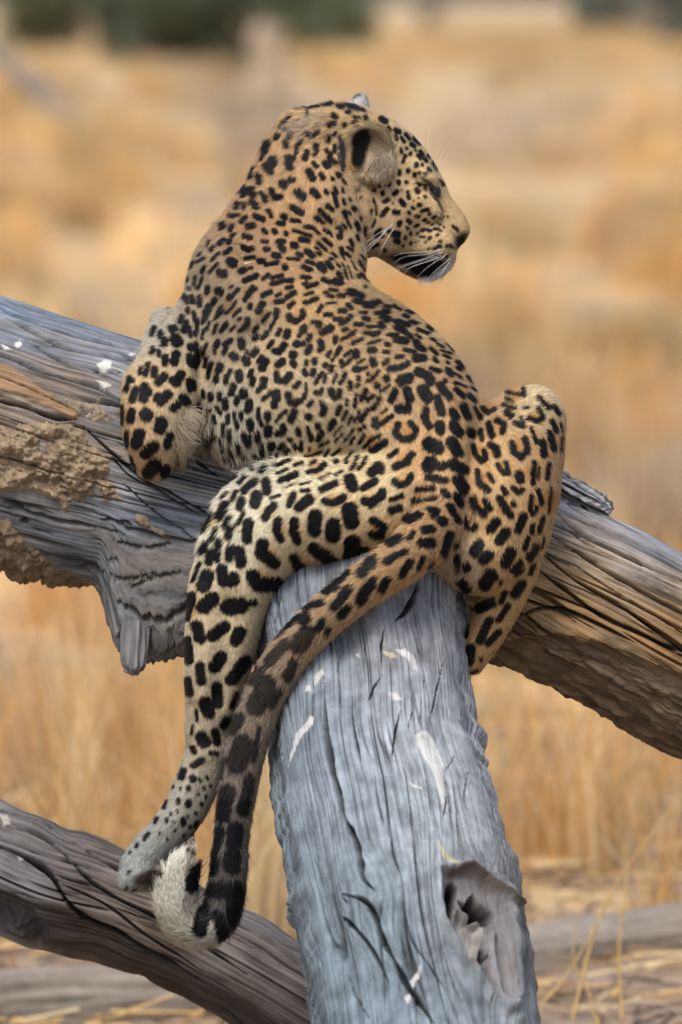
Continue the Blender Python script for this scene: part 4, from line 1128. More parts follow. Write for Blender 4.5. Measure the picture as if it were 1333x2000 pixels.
# ------------------------------------------------------------------ leopard: coat marks, measured patch by patch
# each patch: origin x, origin y, scale, then marks "radius x y x y ..." (a mark is a dark stroke through the points)
COAT = [
(360, 900, 3.92, """28 460 235 545 165;32 630 165 635 235;20 400 240 370 300;14 290 290 330 250;30 325 345 290 430;28 445 305 430 355;38 560 270 545 330;
20 365 430 320 500;16 460 400 415 490;24 370 510 345 580;42 495 480 480 540 480 600;32 690 340 640 400 620 440;12 660 290 740 265;20 235 380 225 440 175 530;
16 265 510 225 600;24 185 630 155 690;26 215 690 195 780;24 280 610 255 760;26 360 650 345 750;40 420 690 435 780;50 600 640 590 700 690 775;34 720 460 710 530 740 600;
36 845 460 835 540 865 610;46 1005 420 1000 530;50 1145 490 1140 570;24 840 260 805 340;36 960 295 880 355;16 900 232 955 228;50 995 670 1070 720 1130 760;
40 840 740 870 800 980 850;56 1270 380 1280 460;58 1290 630 1290 740;30 1080 310 1140 325 1210 290;24 1050 225 1160 175;42 1270 150 1290 200;24 740 155 860 105;
14 720 100 790 70;16 850 42 905 22;8 780 210 880 165;8 890 190 970 165;24 950 90 1020 80 1075 35;14 965 35 1010 12;12 1045 145 1120 105;14 1165 115 1210 85;
20 1165 15 1175 12;18 1240 15 1245 10;18 1285 70 1310 30;16 130 780 75 920;46 180 880 150 960;46 295 830 300 920 360 920;40 380 890 380 915;55 525 880 560 945 710 940;28 65 1030 60 1100;
14 170 120 240 70;14 420 180 480 120;22 610 90 640 60"""),
(340, 1120, 5.264, """26 205 230 175 370 155 470;66 390 265 310 340;74 560 345 690 330;35 690 320 820 295;52 240 535 275 670;54 520 550 400 640;55 680 600 635 690;36 150 680 170 900;
58 490 860 420 960;45 400 880 520 850;44 270 960 280 1110;55 730 900 590 1090;34 150 1090 175 1230;52 440 1170 450 1340;58 320 1330 365 1430;26 640 1230 590 1370;
18 235 1410 245 1520;38 545 1500 505 1560;14 200 1560 185 1650;60 290 1690 310 1730;36 420 1630 440 1740;28 200 1790 215 1840;24 380 1850 440 1850;32 290 1920 200 1980"""),
(200, 1080, 2.38, """26 1270 40 1210 100;20 1330 120 1300 160;24 1260 140 1200 220;22 1150 95 1110 125;22 1095 155 1050 180;22 1145 170 1085 250;20 1145 250 1110 285;18 1030 230 960 260;
28 955 300 945 320;18 1030 310 1005 350;22 905 300 815 385;38 960 370 910 430;16 1050 340 1040 370;26 860 420 780 510;24 890 500 860 570;26 740 545 715 600;44 770 600 720 710;
14 670 620 640 700;26 650 760 620 820;20 820 640 780 700;46 660 880 630 980;14 580 950 560 1040;14 730 800 700 960;34 590 1100 570 1220;26 680 1040 650 1200;24 555 1280 535 1370;
34 620 1270 610 1350;22 540 1410 525 1480;34 605 1400 600 1460;44 540 1565 605 1560;34 600 1560 610 1700;38 480 1630 460 1745;27 540 1680 565 1800;40 435 1485 412 1555;16 400 1410 455 1430;
20 475 960 425 990;16 430 912 430 918;18 380 1015 370 1045;20 420 1048 422 1052;14 400 1090 400 1096;18 400 1160 400 1170;14 355 1150 355 1160;10 330 1080 330 1090;12 300 1155 288 1185;
11 300 1240 300 1250;11 257 1235 247 1258;7 268 1300 268 1310;11 215 1305 195 1335;11 165 1357 157 1367;7 132 1390 128 1400;16 375 1240 375 1260;8 365 1095 365 1105;8 320 1210 320 1220;
9 450 1050 455 1060;10 470 1090 475 1100;9 440 1120 445 1125;11 460 1160 460 1170;9 485 1040 490 1050;10 430 1205 435 1215;8 345 1200 350 1210;9 410 1270 405 1280;8 380 1310 375 1320;8 340 1290 335 1295;7 300 1330 305 1335;9 480 1130 480 1140;8 500 1080 505 1085;8 395 1225 400 1230;7 330 1250 335 1255;12 440 1250 430 1270"""),
(660, 900, 5.127, """45 420 50 345 115;25 180 40 140 90;22 270 20 215 90;24 30 120 35 118;56 130 205 135 265;32 380 200 250 280;50 275 400 330 425 440 345;38 450 310 450 315;72 130 490 150 635;34 60 370 10 410;
44 355 590 460 640 440 740 345 730;58 150 840 150 950;48 270 900 265 910;35 580 60 700 10;36 580 200 620 240 700 220 740 150;28 540 390 650 345;36 540 490 620 470;42 900 30 960 40 1060 60;
34 910 160 1080 190;30 800 280 960 265;30 760 390 860 385 990 365;24 740 510 660 570;34 830 545 730 600;32 930 490 1000 500 965 550;46 1045 598 1055 604;38 880 690 950 680;43 850 810 950 815;
34 640 770 550 830;28 770 710 730 780;36 690 905 590 950 500 1010;34 740 990 670 1080 650 1130;25 860 950 810 1050;46 350 1020 230 1120;20 405 955 395 965;34 380 1170 280 1270 220 1370;
28 480 1160 420 1260;40 120 1280 40 1380;42 80 1145 80 1155;32 1060 300 1100 340;38 1190 340 1225 420;33 1120 450 1190 590;50 1150 30 1250 80;54 1200 190 1255 270;34 1120 730 1060 890;
38 1195 825 1185 835;32 1200 960 1190 1070;42 1290 1055 1290 1065;44 1230 1200 1300 1270;14 970 990 910 1040"""),
(880, 740, 5.554, """38 130 290 180 410;22 245 300 270 350 310 400;34 308 400 312 412;28 340 310 400 365 480 330;24 560 290 630 320 690 330;20 600 220 670 260;22 600 160 700 185 800 190;26 780 130 790 150;
34 600 380 650 410;34 500 460 580 500 560 580;36 405 500 450 610;28 690 485 780 520;22 760 430 790 500;30 840 430 940 460 990 420 950 330;16 780 325 840 320;30 950 210 1050 310;28 1110 300 1170 370;
28 1090 450 1140 560;14 1185 470 1200 560;16 1195 620 1185 770;35 1065 580 1085 650 1115 760;24 870 540 930 690;36 990 680 1010 820;40 20 350 50 420;50 30 500 80 580;46 200 560 230 590;30 310 550 340 650;
37 660 690 680 790 760 850 830 770 800 650;42 440 720 500 750 510 820;33 230 710 260 810 330 890 390 860 370 780;56 10 680 70 790;46 30 910 140 980;27 510 930 580 1030 630 1020 600 900;
41 290 1000 310 1120 410 1200;26 420 1030 460 1110;48 740 1040 750 1080;33 680 1180 740 1230 775 1200;30 900 900 890 1020 890 1120;16 960 950 940 1080;26 1060 910 1035 1070;46 60 1080 140 1180;
36 60 1250 110 1350;41 250 1290 270 1370 370 1460;34 380 1320 430 1400;30 570 1180 600 1240;43 530 1290 600 1400 650 1470;32 680 1345 680 1355;26 880 1260 860 1400 890 1460 930 1390;28 940 1190 990 1340;
18 1085 1170 1070 1330 1060 1430;34 10 1400 70 1530;29 165 1490 180 1600 240 1630 280 1590;46 500 1540 440 1620;36 590 1640 595 1650;40 790 1480 730 1630;26 1000 1490 960 1640;26 890 1570 880 1660"""),
(880, 1020, 5.554, """50 600 100 530 200;30 900 30 880 110;30 840 160 800 270;36 930 250 850 380;14 1015 140 990 260;54 310 240 265 310;52 420 350 360 400;56 650 320 600 430;34 760 430 680 510;24 780 500 715 560;30 895 450 860 540;
32 90 380 60 490;48 170 478 180 484;36 80 220 20 270;42 100 630 190 710;64 430 570 380 660;30 500 585 500 595;20 560 620 540 660;46 770 650 700 770;30 600 740 550 860;50 450 870 330 930;33 630 900 520 1060;
41 430 1060 320 1280;42 170 1070 160 1220;34 520 1180 410 1310;50 225 1370 205 1500;22 330 1470 330 1490;18 190 1640 290 1600"""),
(700, 720, 5.127, """50 500 95 430 115;42 600 30 640 50;46 700 85 720 120;24 720 0 800 30;32 880 20 910 55;20 960 60 1010 85;33 370 215 330 310;38 490 210 520 300;45 410 395 490 395;54 650 210 690 280;36 815 160 910 280;26 865 125 865 135;
37 795 290 840 440;42 680 410 660 480 720 570;44 820 560 825 620;38 930 410 960 490;50 940 560 990 620;18 285 400 230 440;27 150 510 190 580 270 520 340 470;35 400 560 370 650 440 710 540 690 580 610 520 540;
64 720 750 790 790;55 950 730 980 840;20 220 660 130 700 70 780;38 270 730 150 810;28 390 820 320 870;40 540 850 480 930 380 980;40 210 950 120 1050;40 240 1005 240 1015;57 730 930 710 980;38 860 965 860 975;
40 950 930 1060 1010;16 950 140 1060 175;26 960 200 1040 270;26 1090 255 1150 310;14 1110 175 1160 210;33 280 92 280 98;33 185 162 185 168;18 310 165 220 220;18 200 20 160 80 90 130;20 100 48 100 54;
30 70 220 30 310;22 150 270 90 320;26 210 290 140 400;28 90 420 20 520;22 60 580 10 610;20 60 660 10 740;28 80 900 20 1010;18 10 888 10 892"""),
(220, 590, 5.555, """60 690 410 700 430;55 740 400 745 425;30 760 160 735 220;34 800 230 775 310;44 690 570 670 650;50 680 590 650 670;34 575 600 570 670;28 445 510 430 560;26 505 540 510 580;36 570 420 560 460;30 390 680 360 790;38 460 730 450 790;
24 310 720 300 780;42 560 810 500 870;46 740 790 680 870;40 650 850 700 880;26 190 820 170 900;30 165 930 160 960;28 225 850 220 860;36 255 960 220 1060;48 350 930 380 980;46 345 1000 340 1050;46 600 1000 520 1080;44 500 1030 490 1060;
42 660 1150 700 1120;44 760 1040 790 1080;40 850 490 860 500;34 830 580 830 660 870 700;46 900 620 900 650;48 840 870 850 930;26 115 1120 115 1200 115 1320;38 220 1190 205 1280;62 360 1210 370 1230;62 530 1310 510 1370;
27 170 1400 160 1560;54 300 1430 270 1530;54 450 1560 360 1640;45 190 1710 220 1810;65 440 1780 400 1830;50 470 1740 480 1780;40 620 1450 590 1560;40 580 1800 560 1860;26 940 1265 1000 1265;24 930 1100 910 1150;26 985 1165 990 1180;20 1060 1170 1060 1180;
30 75 980 75 1050;28 820 80 820 110;24 880 110 920 300;24 840 280 845 370;30 1000 200 1060 60;32 940 20 950 40;22 985 310 975 400;36 640 290 650 300;30 540 330 530 380;26 460 280 440 360;26 1030 610 1010 710;24 1080 660 1050 810;30 990 970 995 1020;30 1070 1000 1075 1050;30 900 330 900 350;22 690 270 700 300"""),
(380, 560, 6.665, """40 75 140 75 240;40 185 10 165 80;60 330 55 345 70;44 280 170 240 230;46 190 270 150 340;26 120 380 100 480;24 370 250 310 340;22 390 310 270 430;34 570 40 480 150;24 540 200 500 280 420 350;26 600 300 520 380;30 480 10 490 5;
24 610 410 580 440;38 690 420 690 490 600 580;34 790 30 740 60;32 720 110 660 160;40 990 70 890 120;36 730 240 720 280;52 880 230 830 320;30 1120 90 1070 120;42 1060 200 1150 190;40 1300 80 1210 140;38 1290 210 1240 260;
34 970 350 900 430;26 890 430 880 450;40 1070 320 1070 370;28 1060 410 980 560;38 940 610 890 670;28 820 510 770 580;34 810 640 780 680;44 1230 390 1250 420;40 1310 450 1320 460;34 1120 570 1085 620;42 1220 590 1200 650;
34 1020 720 970 790;42 1170 760 1130 820;42 1060 840 1100 850;28 300 500 260 610;36 430 490 360 580;26 540 510 480 570;24 150 560 180 520;24 120 600 100 690;22 200 460 180 560;36 310 720 280 790;22 280 800 270 870;36 480 700 400 760;30 420 800 390 870;
44 610 700 620 780;50 510 900 530 920;24 690 840 670 870;46 800 840 760 880;36 650 930 650 950;50 680 960 690 990;36 880 920 840 980;48 930 980 890 1060;46 1150 980 1090 1020;48 1280 890 1290 900;42 1290 1000 1300 1020;
44 1070 1130 1080 1220 1130 1230;46 1190 1230 1240 1160;36 170 930 150 1030;26 240 1000 220 1060;22 210 1100 190 1190;44 340 1030 320 1090;36 300 1170 290 1230;30 470 1090 450 1130;34 420 1170 410 1250;48 580 1130 590 1200;40 750 1110 740 1150;36 770 1200 760 1270;
44 910 1210 900 1290;30 40 440 30 560;30 20 740 20 900;26 170 750 120 860;40 1330 740 1325 760;20 40 20 60 40"""),
(560, 540, 6.665, """45 10 60 70 55;40 10 150 70 140;38 110 200 30 260;36 200 10 300 20;34 220 100 260 80;40 270 140 390 100;36 460 40 560 90;60 620 70 690 90;30 240 240 340 215;40 240 340 300 340;42 330 310 390 290;
40 510 220 530 240;30 560 180 650 190;42 680 260 740 260;36 560 260 600 270;56 800 210 890 230;50 900 240 980 270;44 110 350 40 400;46 890 320 960 340;56 1020 380 1110 380;40 1160 320 1190 340;
24 640 340 520 360;36 460 390 410 460;34 500 500 580 500;40 690 455 760 455;38 840 420 800 380;30 960 475 1030 475;36 630 560 700 560;38 840 520 770 590 700 610;34 1000 550 1070 565;36 890 630 980 630;34 1150 480 1240 470;46 1230 520 1310 560;
48 1220 620 1230 640;26 1050 660 1170 650;42 210 450 220 500 160 570 100 590;50 30 530 40 540;30 330 600 370 590;48 410 610 420 630;30 740 700 790 690;50 470 730 580 670;38 640 790 640 850;28 890 710 820 770 720 820;36 880 720 850 750;30 860 870 980 820;
34 1020 740 1080 740;38 1110 760 1190 730;24 1060 880 1220 830;46 1090 960 1130 960;50 230 670 210 700;30 190 730 160 780;44 300 770 280 820;42 140 890 210 880;46 440 850 460 910;44 440 950 420 970;46 300 930 270 990;34 570 980 530 1040;
40 700 930 650 1010;26 620 1060 580 1110;40 510 1160 500 1170;30 840 970 770 1030;48 910 990 900 1030;40 710 1110 720 1170;30 830 1080 770 1150;26 1010 1080 930 1130;48 890 1210 920 1210;30 1050 1180 960 1210;50 1120 1090 1130 1130;
40 580 1190 570 1230;42 70 1030 110 1040;46 90 1120 95 1170;34 260 1110 250 1150;44 360 1100 365 1130;44 230 1230 250 1270;44 350 1230 340 1280;50 10 720 20 760;30 1260 980 1320 980;36 1290 880 1320 890;40 1310 1090 1270 1130;26 1200 1220 1130 1300;26 1080 1250 1060 1290;30 750 1270 740 1310"""),
(720, 570, 6.665, """50 30 170 90 150;32 60 280 140 270;46 170 300 230 350;36 180 250 240 260;42 140 410 180 430;30 20 460 90 455;36 30 560 150 530;24 30 660 150 625;28 190 190 260 200;24 310 180 400 240;20 470 250 560 280;
26 440 310 510 330;34 330 385 410 390;36 440 420 510 430;30 530 390 610 410;40 350 460 440 500;32 460 530 550 590;26 240 560 370 555;44 350 620 470 640;26 620 490 760 540;26 740 450 800 500;20 600 560 670 600;
44 610 660 640 710;40 680 740 700 750;22 800 610 860 650;28 790 730 880 810;22 870 680 960 720;20 930 760 1050 800;28 220 690 320 690;34 190 800 320 775;32 460 750 590 785;50 600 865 700 860;30 360 845 430 845;38 250 890 210 930;
40 40 760 80 760;44 70 880 40 940;40 270 1000 360 990;40 420 980 500 930;30 830 870 870 900;50 820 960 890 1020;22 990 900 1030 930;38 1010 1040 1060 1070;30 1120 1060 1180 1100;30 1140 910 1200 980;24 1120 980 1180 1010;22 970 820 1040 860;22 1260 1090 1320 1160;
24 130 1030 100 1090 20 1150;20 1000 680 1080 760"""),
(380, 740, 6.665, """44 510 100 480 190;46 640 170 660 220;40 570 260 555 310;46 720 310 710 400;46 900 40 900 100;36 830 160 870 120;30 990 180 960 220;34 900 270 930 240;54 1070 190 1070 260;44 1040 320 1050 350;36 220 180 220 270;30 330 190 330 270;
40 400 280 410 380;28 300 370 345 450;34 440 480 440 570;26 530 440 545 540;32 560 580 570 630;28 620 450 620 520;44 730 560 735 640;32 840 390 835 510;32 860 560 880 600;42 960 460 960 520;28 1200 420 1120 480;24 1110 490 1065 560;
48 1300 430 1260 530;50 960 640 960 710;40 1160 620 1160 690;40 1080 710 1130 710;38 650 720 690 820;38 720 750 700 830;38 825 710 830 790;30 380 600 390 700;34 460 680 465 780;32 570 830 575 930;50 1010 860 1000 890;32 880 870 885 1000;
32 780 950 840 1070;26 640 960 690 1080 720 1160;30 620 1060 640 1100;40 1150 860 1120 890;36 1210 920 1180 960;24 1080 970 1070 1000;32 985 1020 985 1060;26 1250 1060 1090 1140;24 440 880 500 990;30 410 990 540 1080;26 250 480 280 580;44 230 690 250 730;24 350 760 380 900;20 40 330 20 400;24 130 400 140 420;
26 780 1140 790 1190;30 900 1210 960 1190;44 1220 200 1240 310 1330 320;36 130 180 130 230;28 20 520 150 520;30 1230 790 1260 790;36 1310 870 1320 890;24 205 400 210 430"""),
(560, 720, 6.665, """44 160 190 110 240;30 255 200 250 300;40 40 340 50 430;46 100 430 190 420;34 230 390 240 330;40 330 440 290 480;56 280 620 290 630;44 20 120 60 80;34 460 60 380 190;30 510 90 490 170;42 380 310 430 320;30 460 270 460 290;50 580 290 590 330;44 690 300 680 370;40 620 390 610 360;
28 640 90 610 190;34 760 80 700 190;38 820 190 820 270;30 930 110 940 150;34 910 230 930 210;26 1190 30 1130 110;26 1110 140 1040 180;40 1290 120 1300 125;36 1180 210 1160 230;20 1310 230 1210 290;30 780 410 780 470;
28 910 340 880 500;30 1010 290 980 420;30 1130 340 1050 420;36 1200 380 1170 450;24 1160 480 1110 530;34 450 440 460 470;52 490 530 470 580;42 690 500 660 590;34 780 560 730 660;26 850 610 800 730;26 950 560 880 690;38 1040 540 980 660;
42 130 560 60 660;44 410 730 410 760;48 610 690 570 770;44 150 790 160 850;34 280 770 310 900;34 330 880 320 930;46 460 830 410 920;20 720 740 620 860;20 730 840 630 950;24 870 780 820 860;24 800 890 730 950;26 1010 750 920 820;26 880 890 830 970;30 1010 860 920 980;
26 1230 860 1120 900 1020 1030;52 1260 960 1140 1050;36 190 960 190 1060;30 110 1010 170 1060;30 540 950 440 1000;24 300 1030 300 1060;28 460 1070 340 1130 240 1140;30 540 1060 500 1140;28 700 1040 590 1130;36 690 1160 640 1240;30 850 1090 770 1230;
26 940 1150 850 1290;28 1050 1160 960 1300;30 30 1050 30 1070;40 1160 650 1130 740;40 1180 750 1310 660;30 40 920 50 930;24 1310 530 1240 580"""),
(440, 190, 5.554, """28 1080 90 1160 80;20 890 118 1030 112;22 910 150 910 210;30 1235 110 1285 122;36 1180 210 1200 220;26 1190 290 1140 320;34 1295 320 1305 310;24 800 140 860 120;24 620 320 680 350;20 730 210 640 290;
34 580 410 560 450;38 720 400 700 430;46 665 490 670 520;44 480 500 440 590;20 430 620 400 680;56 525 680 530 710;44 450 740 510 810;48 690 660 710 760;26 755 640 755 680;40 890 600 870 660;30 840 470 790 530 780 600;30 890 390 940 430 1030 380;
40 990 530 990 570;26 990 600 970 630;28 1130 430 1120 480;24 1200 390 1190 410;22 1250 420 1245 440;30 1100 575 1110 590;26 1190 530 1185 590;46 1090 720 1110 740;34 1170 690 1190 710;44 910 800 950 880;32 960 720 990 750;34 1040 840 1060 880;
34 1220 830 1230 850;24 1160 880 1165 890;34 310 760 280 860;40 375 850 385 930;60 220 1000 230 1010;50 300 1010 310 1060;24 200 1060 200 1080;38 410 1050 450 1120;34 505 1010 530 1100;38 560 1090 600 1080;56 630 940 640 950;38 710 900 740 900;
48 790 1030 850 1080;46 950 1020 1000 1070;28 1090 1020 1100 1040;24 1180 980 1210 1040;20 1265 990 1275 1030;46 310 1150 350 1190;36 150 1160 140 1200;30 215 1160 220 1210;50 730 1200 820 1250;34 1110 1180 1150 1210;28 1170 1040 1210 1180;22 1275 1110 1290 1160;
32 1030 1230 1120 1320;30 1290 1240 1300 1290;30 480 1240 500 1290"""),
(340, 400, 6.059, """40 940 20 1000 20;30 1100 90 1150 150;34 830 20 850 60;26 690 150 780 120;20 680 110 670 150;36 860 160 810 200;38 970 140 1060 180;42 1290 140 1310 160;36 1230 220 1290 230;46 890 260 940 255;34 1060 300 1090 330;36 1180 310 1200 330;
34 700 250 670 300;24 600 220 560 240;26 620 250 560 290;28 720 350 680 370;40 840 375 910 395;30 1050 435 1100 440;40 1240 440 1290 440;34 1320 340 1330 350;34 590 420 550 470;34 680 420 640 460;36 820 510 880 540 930 520;36 1080 530 1120 530;46 1270 500 1300 540;
34 670 530 610 580;24 540 580 450 660;26 480 500 450 550;28 840 640 950 625;40 1010 670 1060 670;48 1190 600 1230 610;30 1080 710 1220 690;66 680 680 700 700;40 730 690 710 740;60 560 810 590 820;46 800 790 830 780;24 890 760 920 750;40 840 900 980 840;
24 520 700 430 800;28 370 740 340 800;46 690 930 695 960;44 430 930 400 1010;50 530 1020 570 1020;24 350 860 290 1000;22 270 850 250 960;26 190 870 180 900;30 240 670 210 730;20 430 430 400 500;24 370 630 290 680;20 300 600 340 570;30 740 1010 690 1090;
40 670 1090 660 1110;36 930 980 870 1080 840 1130;34 980 980 920 1020;40 1140 1040 1060 1080;30 1060 880 1120 830;32 1160 870 1280 840;34 1160 940 1310 900;40 1310 740 1320 750;40 220 1100 230 1150;26 160 1090 160 1170;24 190 980 200 1010;22 130 1060 120 1120;18 130 930 120 970;
30 1240 1060 1210 1090;36 1190 1170 1300 1140"""),
(540, 400, 6.665, """60 220 50 320 90;46 90 150 140 180;30 200 210 280 220;46 10 230 80 250;40 380 290 470 300;30 490 330 540 380;28 220 340 330 370;30 350 380 440 410;42 130 380 170 380;44 310 455 400 470;46 520 170 550 190;28 580 220 610 235;34 580 90 640 140;36 660 180 700 210;
36 630 330 690 370;22 700 380 720 420;40 680 30 710 60;26 830 290 850 380;46 810 410 830 420;30 610 450 700 530;40 50 480 80 490;48 60 570 110 600;56 220 530 240 540;44 390 610 470 670;32 510 570 560 650;30 540 500 640 600;28 720 640 760 680;26 690 710 710 720;
36 280 640 330 660;34 150 710 290 715;46 110 820 190 820;44 350 810 430 850;36 400 740 480 770;60 560 800 600 850;36 660 760 720 830;20 760 760 810 820;36 310 900 420 940;40 20 940 70 930;30 340 1020 440 1010;38 420 1070 530 1030;50 600 980 700 1020;54 760 1000 830 1020;40 800 900 840 960;
20 860 100 970 300;22 930 90 950 120;26 870 260 900 300;34 990 40 1010 60;30 960 460 990 530;28 930 560 980 590;42 840 580 850 640;30 900 630 940 670;22 860 690 880 720;16 840 770 920 960;14 910 800 970 960;16 970 740 1020 860;16 860 860 920 980;34 1030 230 1060 320;36 1150 300 1150 380;
30 1090 160 1095 180;24 1040 400 1060 460;18 1060 720 1140 860;30 1040 930 1050 950;26 1130 1070 1140 1090;20 1100 660 1130 700;30 1080 900 1150 980;26 1240 70 1240 90"""),
(640, 190, 5.127, """20 10 75 40 75;26 105 108 140 105;24 195 160 225 160;20 340 135 375 150;30 540 220 580 245;20 270 210 320 215;26 380 210 390 220;32 170 300 185 280;22 260 260 290 250;18 120 395 130 380;24 80 380 80 360;20 70 530 80 490;
24 610 310 620 330;24 680 330 720 350;22 680 380 690 420;18 740 400 770 450;20 780 370 820 420;24 840 470 870 490;26 870 420 920 460;18 735 520 740 550;12 790 510 795 518;14 830 560 830 575;16 780 585 775 605;18 760 635 755 650;10 880 530 885 535;
16 930 545 950 580;14 905 580 930 620;16 970 620 990 640;12 945 670 950 680;24 890 670 890 685;14 1005 590 1030 605;14 1050 660 1090 730;22 810 730 810 745;25 715 740 715 765;22 875 770 875 785;10 922 750 922 770;12 1005 715 1030 740;22 985 765 990 770;
30 605 855 605 870;24 710 845 715 860;20 790 850 795 855;18 520 880 520 890;22 550 955 555 970;24 670 965 695 945;20 805 950 815 1010;30 900 935 905 940;12 975 915 985 925;24 570 1045 605 1025;26 735 1040 765 1075;26 920 1080 930 1085;
24 545 1185 600 1120;30 675 1150 700 1160;14 850 1105 865 1115;18 815 1155 820 1160;16 890 1190 910 1195;22 805 1235 825 1250;26 725 1250 720 1275;16 945 1140 990 1130;18 1010 1120 1020 1170;14 965 1230 985 1225;18 880 1290 910 1280;14 1060 1210 1080 1190;
10 1095 1250 1100 1255;10 1125 1270 1130 1275;10 1000 1260 1020 1250;14 470 1040 485 1090 490 1180;16 480 1230 450 1300;20 460 910 445 930;16 480 920 475 940;16 460 1020 465 1050;20 430 1130 440 1150;24 325 1205 330 1215;16 330 1000 335 1005;24 250 1110 265 1130;
18 150 830 170 860;18 100 780 120 790;16 50 800 50 810;18 60 640 65 660;16 150 1040 160 1070;16 210 1010 220 1040;10 100 560 110 640 150 750;22 60 920 80 960;20 140 920 150 950;18 200 1150 210 1170;12 160 1180 220 1290;10 900 860 990 885;20 905 860 925 880;
30 30 560 20 670;26 10 380 20 420;24 100 1310 120 1300;20 40 960 70 1080;26 20 1110 30 1130;28 10 1220 20 1230;14 1120 840 1140 860;12 1150 890 1190 860"""),
(720, 360, 6.348, """30 365 480 400 480;24 390 460 385 500;16 475 540 485 545;28 470 450 520 465;24 590 515 630 505;16 610 605 605 610;14 520 600 525 620;22 455 650 450 670;12 640 650 700 660;16 750 680 770 660;16 525 725 525 745;46 320 610 360 620;36 340 700 365 705;
24 240 575 250 580;14 430 755 430 762;10 580 718 582 720;10 625 700 628 704;12 710 715 715 718;20 670 570 700 560;22 740 570 770 580;18 820 555 865 555;14 850 635 865 625;14 880 705 900 705;20 870 770 895 775;22 965 760 975 765;20 1020 762 1035 768;14 800 800 835 795;12 745 800 760 795;10 1070 780 1075 785;
14 820 875 860 885;22 880 885 905 890;20 945 885 965 885;16 1000 875 1030 865;10 1040 870 1060 865;18 860 960 910 970;12 950 955 970 950;10 990 945 1030 940;14 880 1020 900 1030;10 940 1000 960 1000;14 880 490 885 505;10 845 470 850 480;12 785 500 800 490;14 720 490 750 475;18 680 440 710 445;
14 815 400 830 390;10 870 415 875 420;9 930 400 935 405;10 930 530 935 535;12 890 575 900 575;9 980 400 982 404;9 900 430 903 434;30 150 560 90 620;30 100 650 170 640;26 50 780 120 740;22 200 810 210 820;16 1050 520 1110 570;16 700 150 705 160;9 625 170 630 180;9 410 70 415 75;9 300 235 310 240;9 560 200 563 205"""),
]
# ------------------------------------------------------------------ leopard: coat colour and fur
inside_any = (leo_field < 0).any(2)
front_i = (leo_field < 0).argmax(2)
FRONT = np.where(inside_any, G0[2] + GH * front_i, 9999.0)
Fm = np.where(inside_any, FRONT, -9999.0)
pad = np.pad(Fm, 1, constant_values=-9999.0)
FMAX = np.max([pad[a:a + GN[0], b:b + GN[1]] for a in range(3) for b in range(3)], axis=0)   # deepest front within a step

MARKS = []
for ox, oy, sc, txt in COAT:
    for row in txt.replace('\n', '').split(';'):
        v = [float(q) for q in row.split()]
        if len(v) < 3: continue
        pts = np.array(v[1:]).reshape(-1, 2) / sc + (ox, oy)
        r = v[0] / sc * {(560, 720): 0.86, (560, 540): 0.9, (200, 1080): 0.80}.get((ox, oy), 1.0)
        cm = pts.mean(0)
        if any(np.hypot(*(cm - q.mean(0))) < max(4.0, 0.55 * (r + w)) and len(q) == len(pts) for w, q in MARKS): continue
        MARKS.append((r, pts))

TAIL = catmull([(875, 985, -165), (842, 1040, -225), (782, 1096, -268), (700, 1152, -280), (620, 1218, -272), (553, 1296, -262), (508, 1380, -256),
                (480, 1470, -252), (462, 1560, -250), (450, 1650, -250), (441, 1730, -250), (424, 1792, -250), (386, 1812, -252), (356, 1780, -256), (349, 1730, -258), (358, 1690, -260)], 6)

def mark_gain(r, pts):
    if pts[0, 1] < 560 and pts[0, 0] > 735: return 1.5 if r < 3.2 else 1.15
    if pts[0, 1] < 600: return 1.0
    return (1.23 if len(pts) < 3 else 1.06) if r > 6 else 1.11

def on_front(P):
    i = np.clip(np.round((P[:, 0] - G0[0]) / GH).astype(int), 0, GN[0] - 1)
    j = np.clip(np.round((P[:, 1] - G0[1]) / GH).astype(int), 0, GN[1] - 1)
    return P[:, 2] < FMAX[i, j] + 42.0

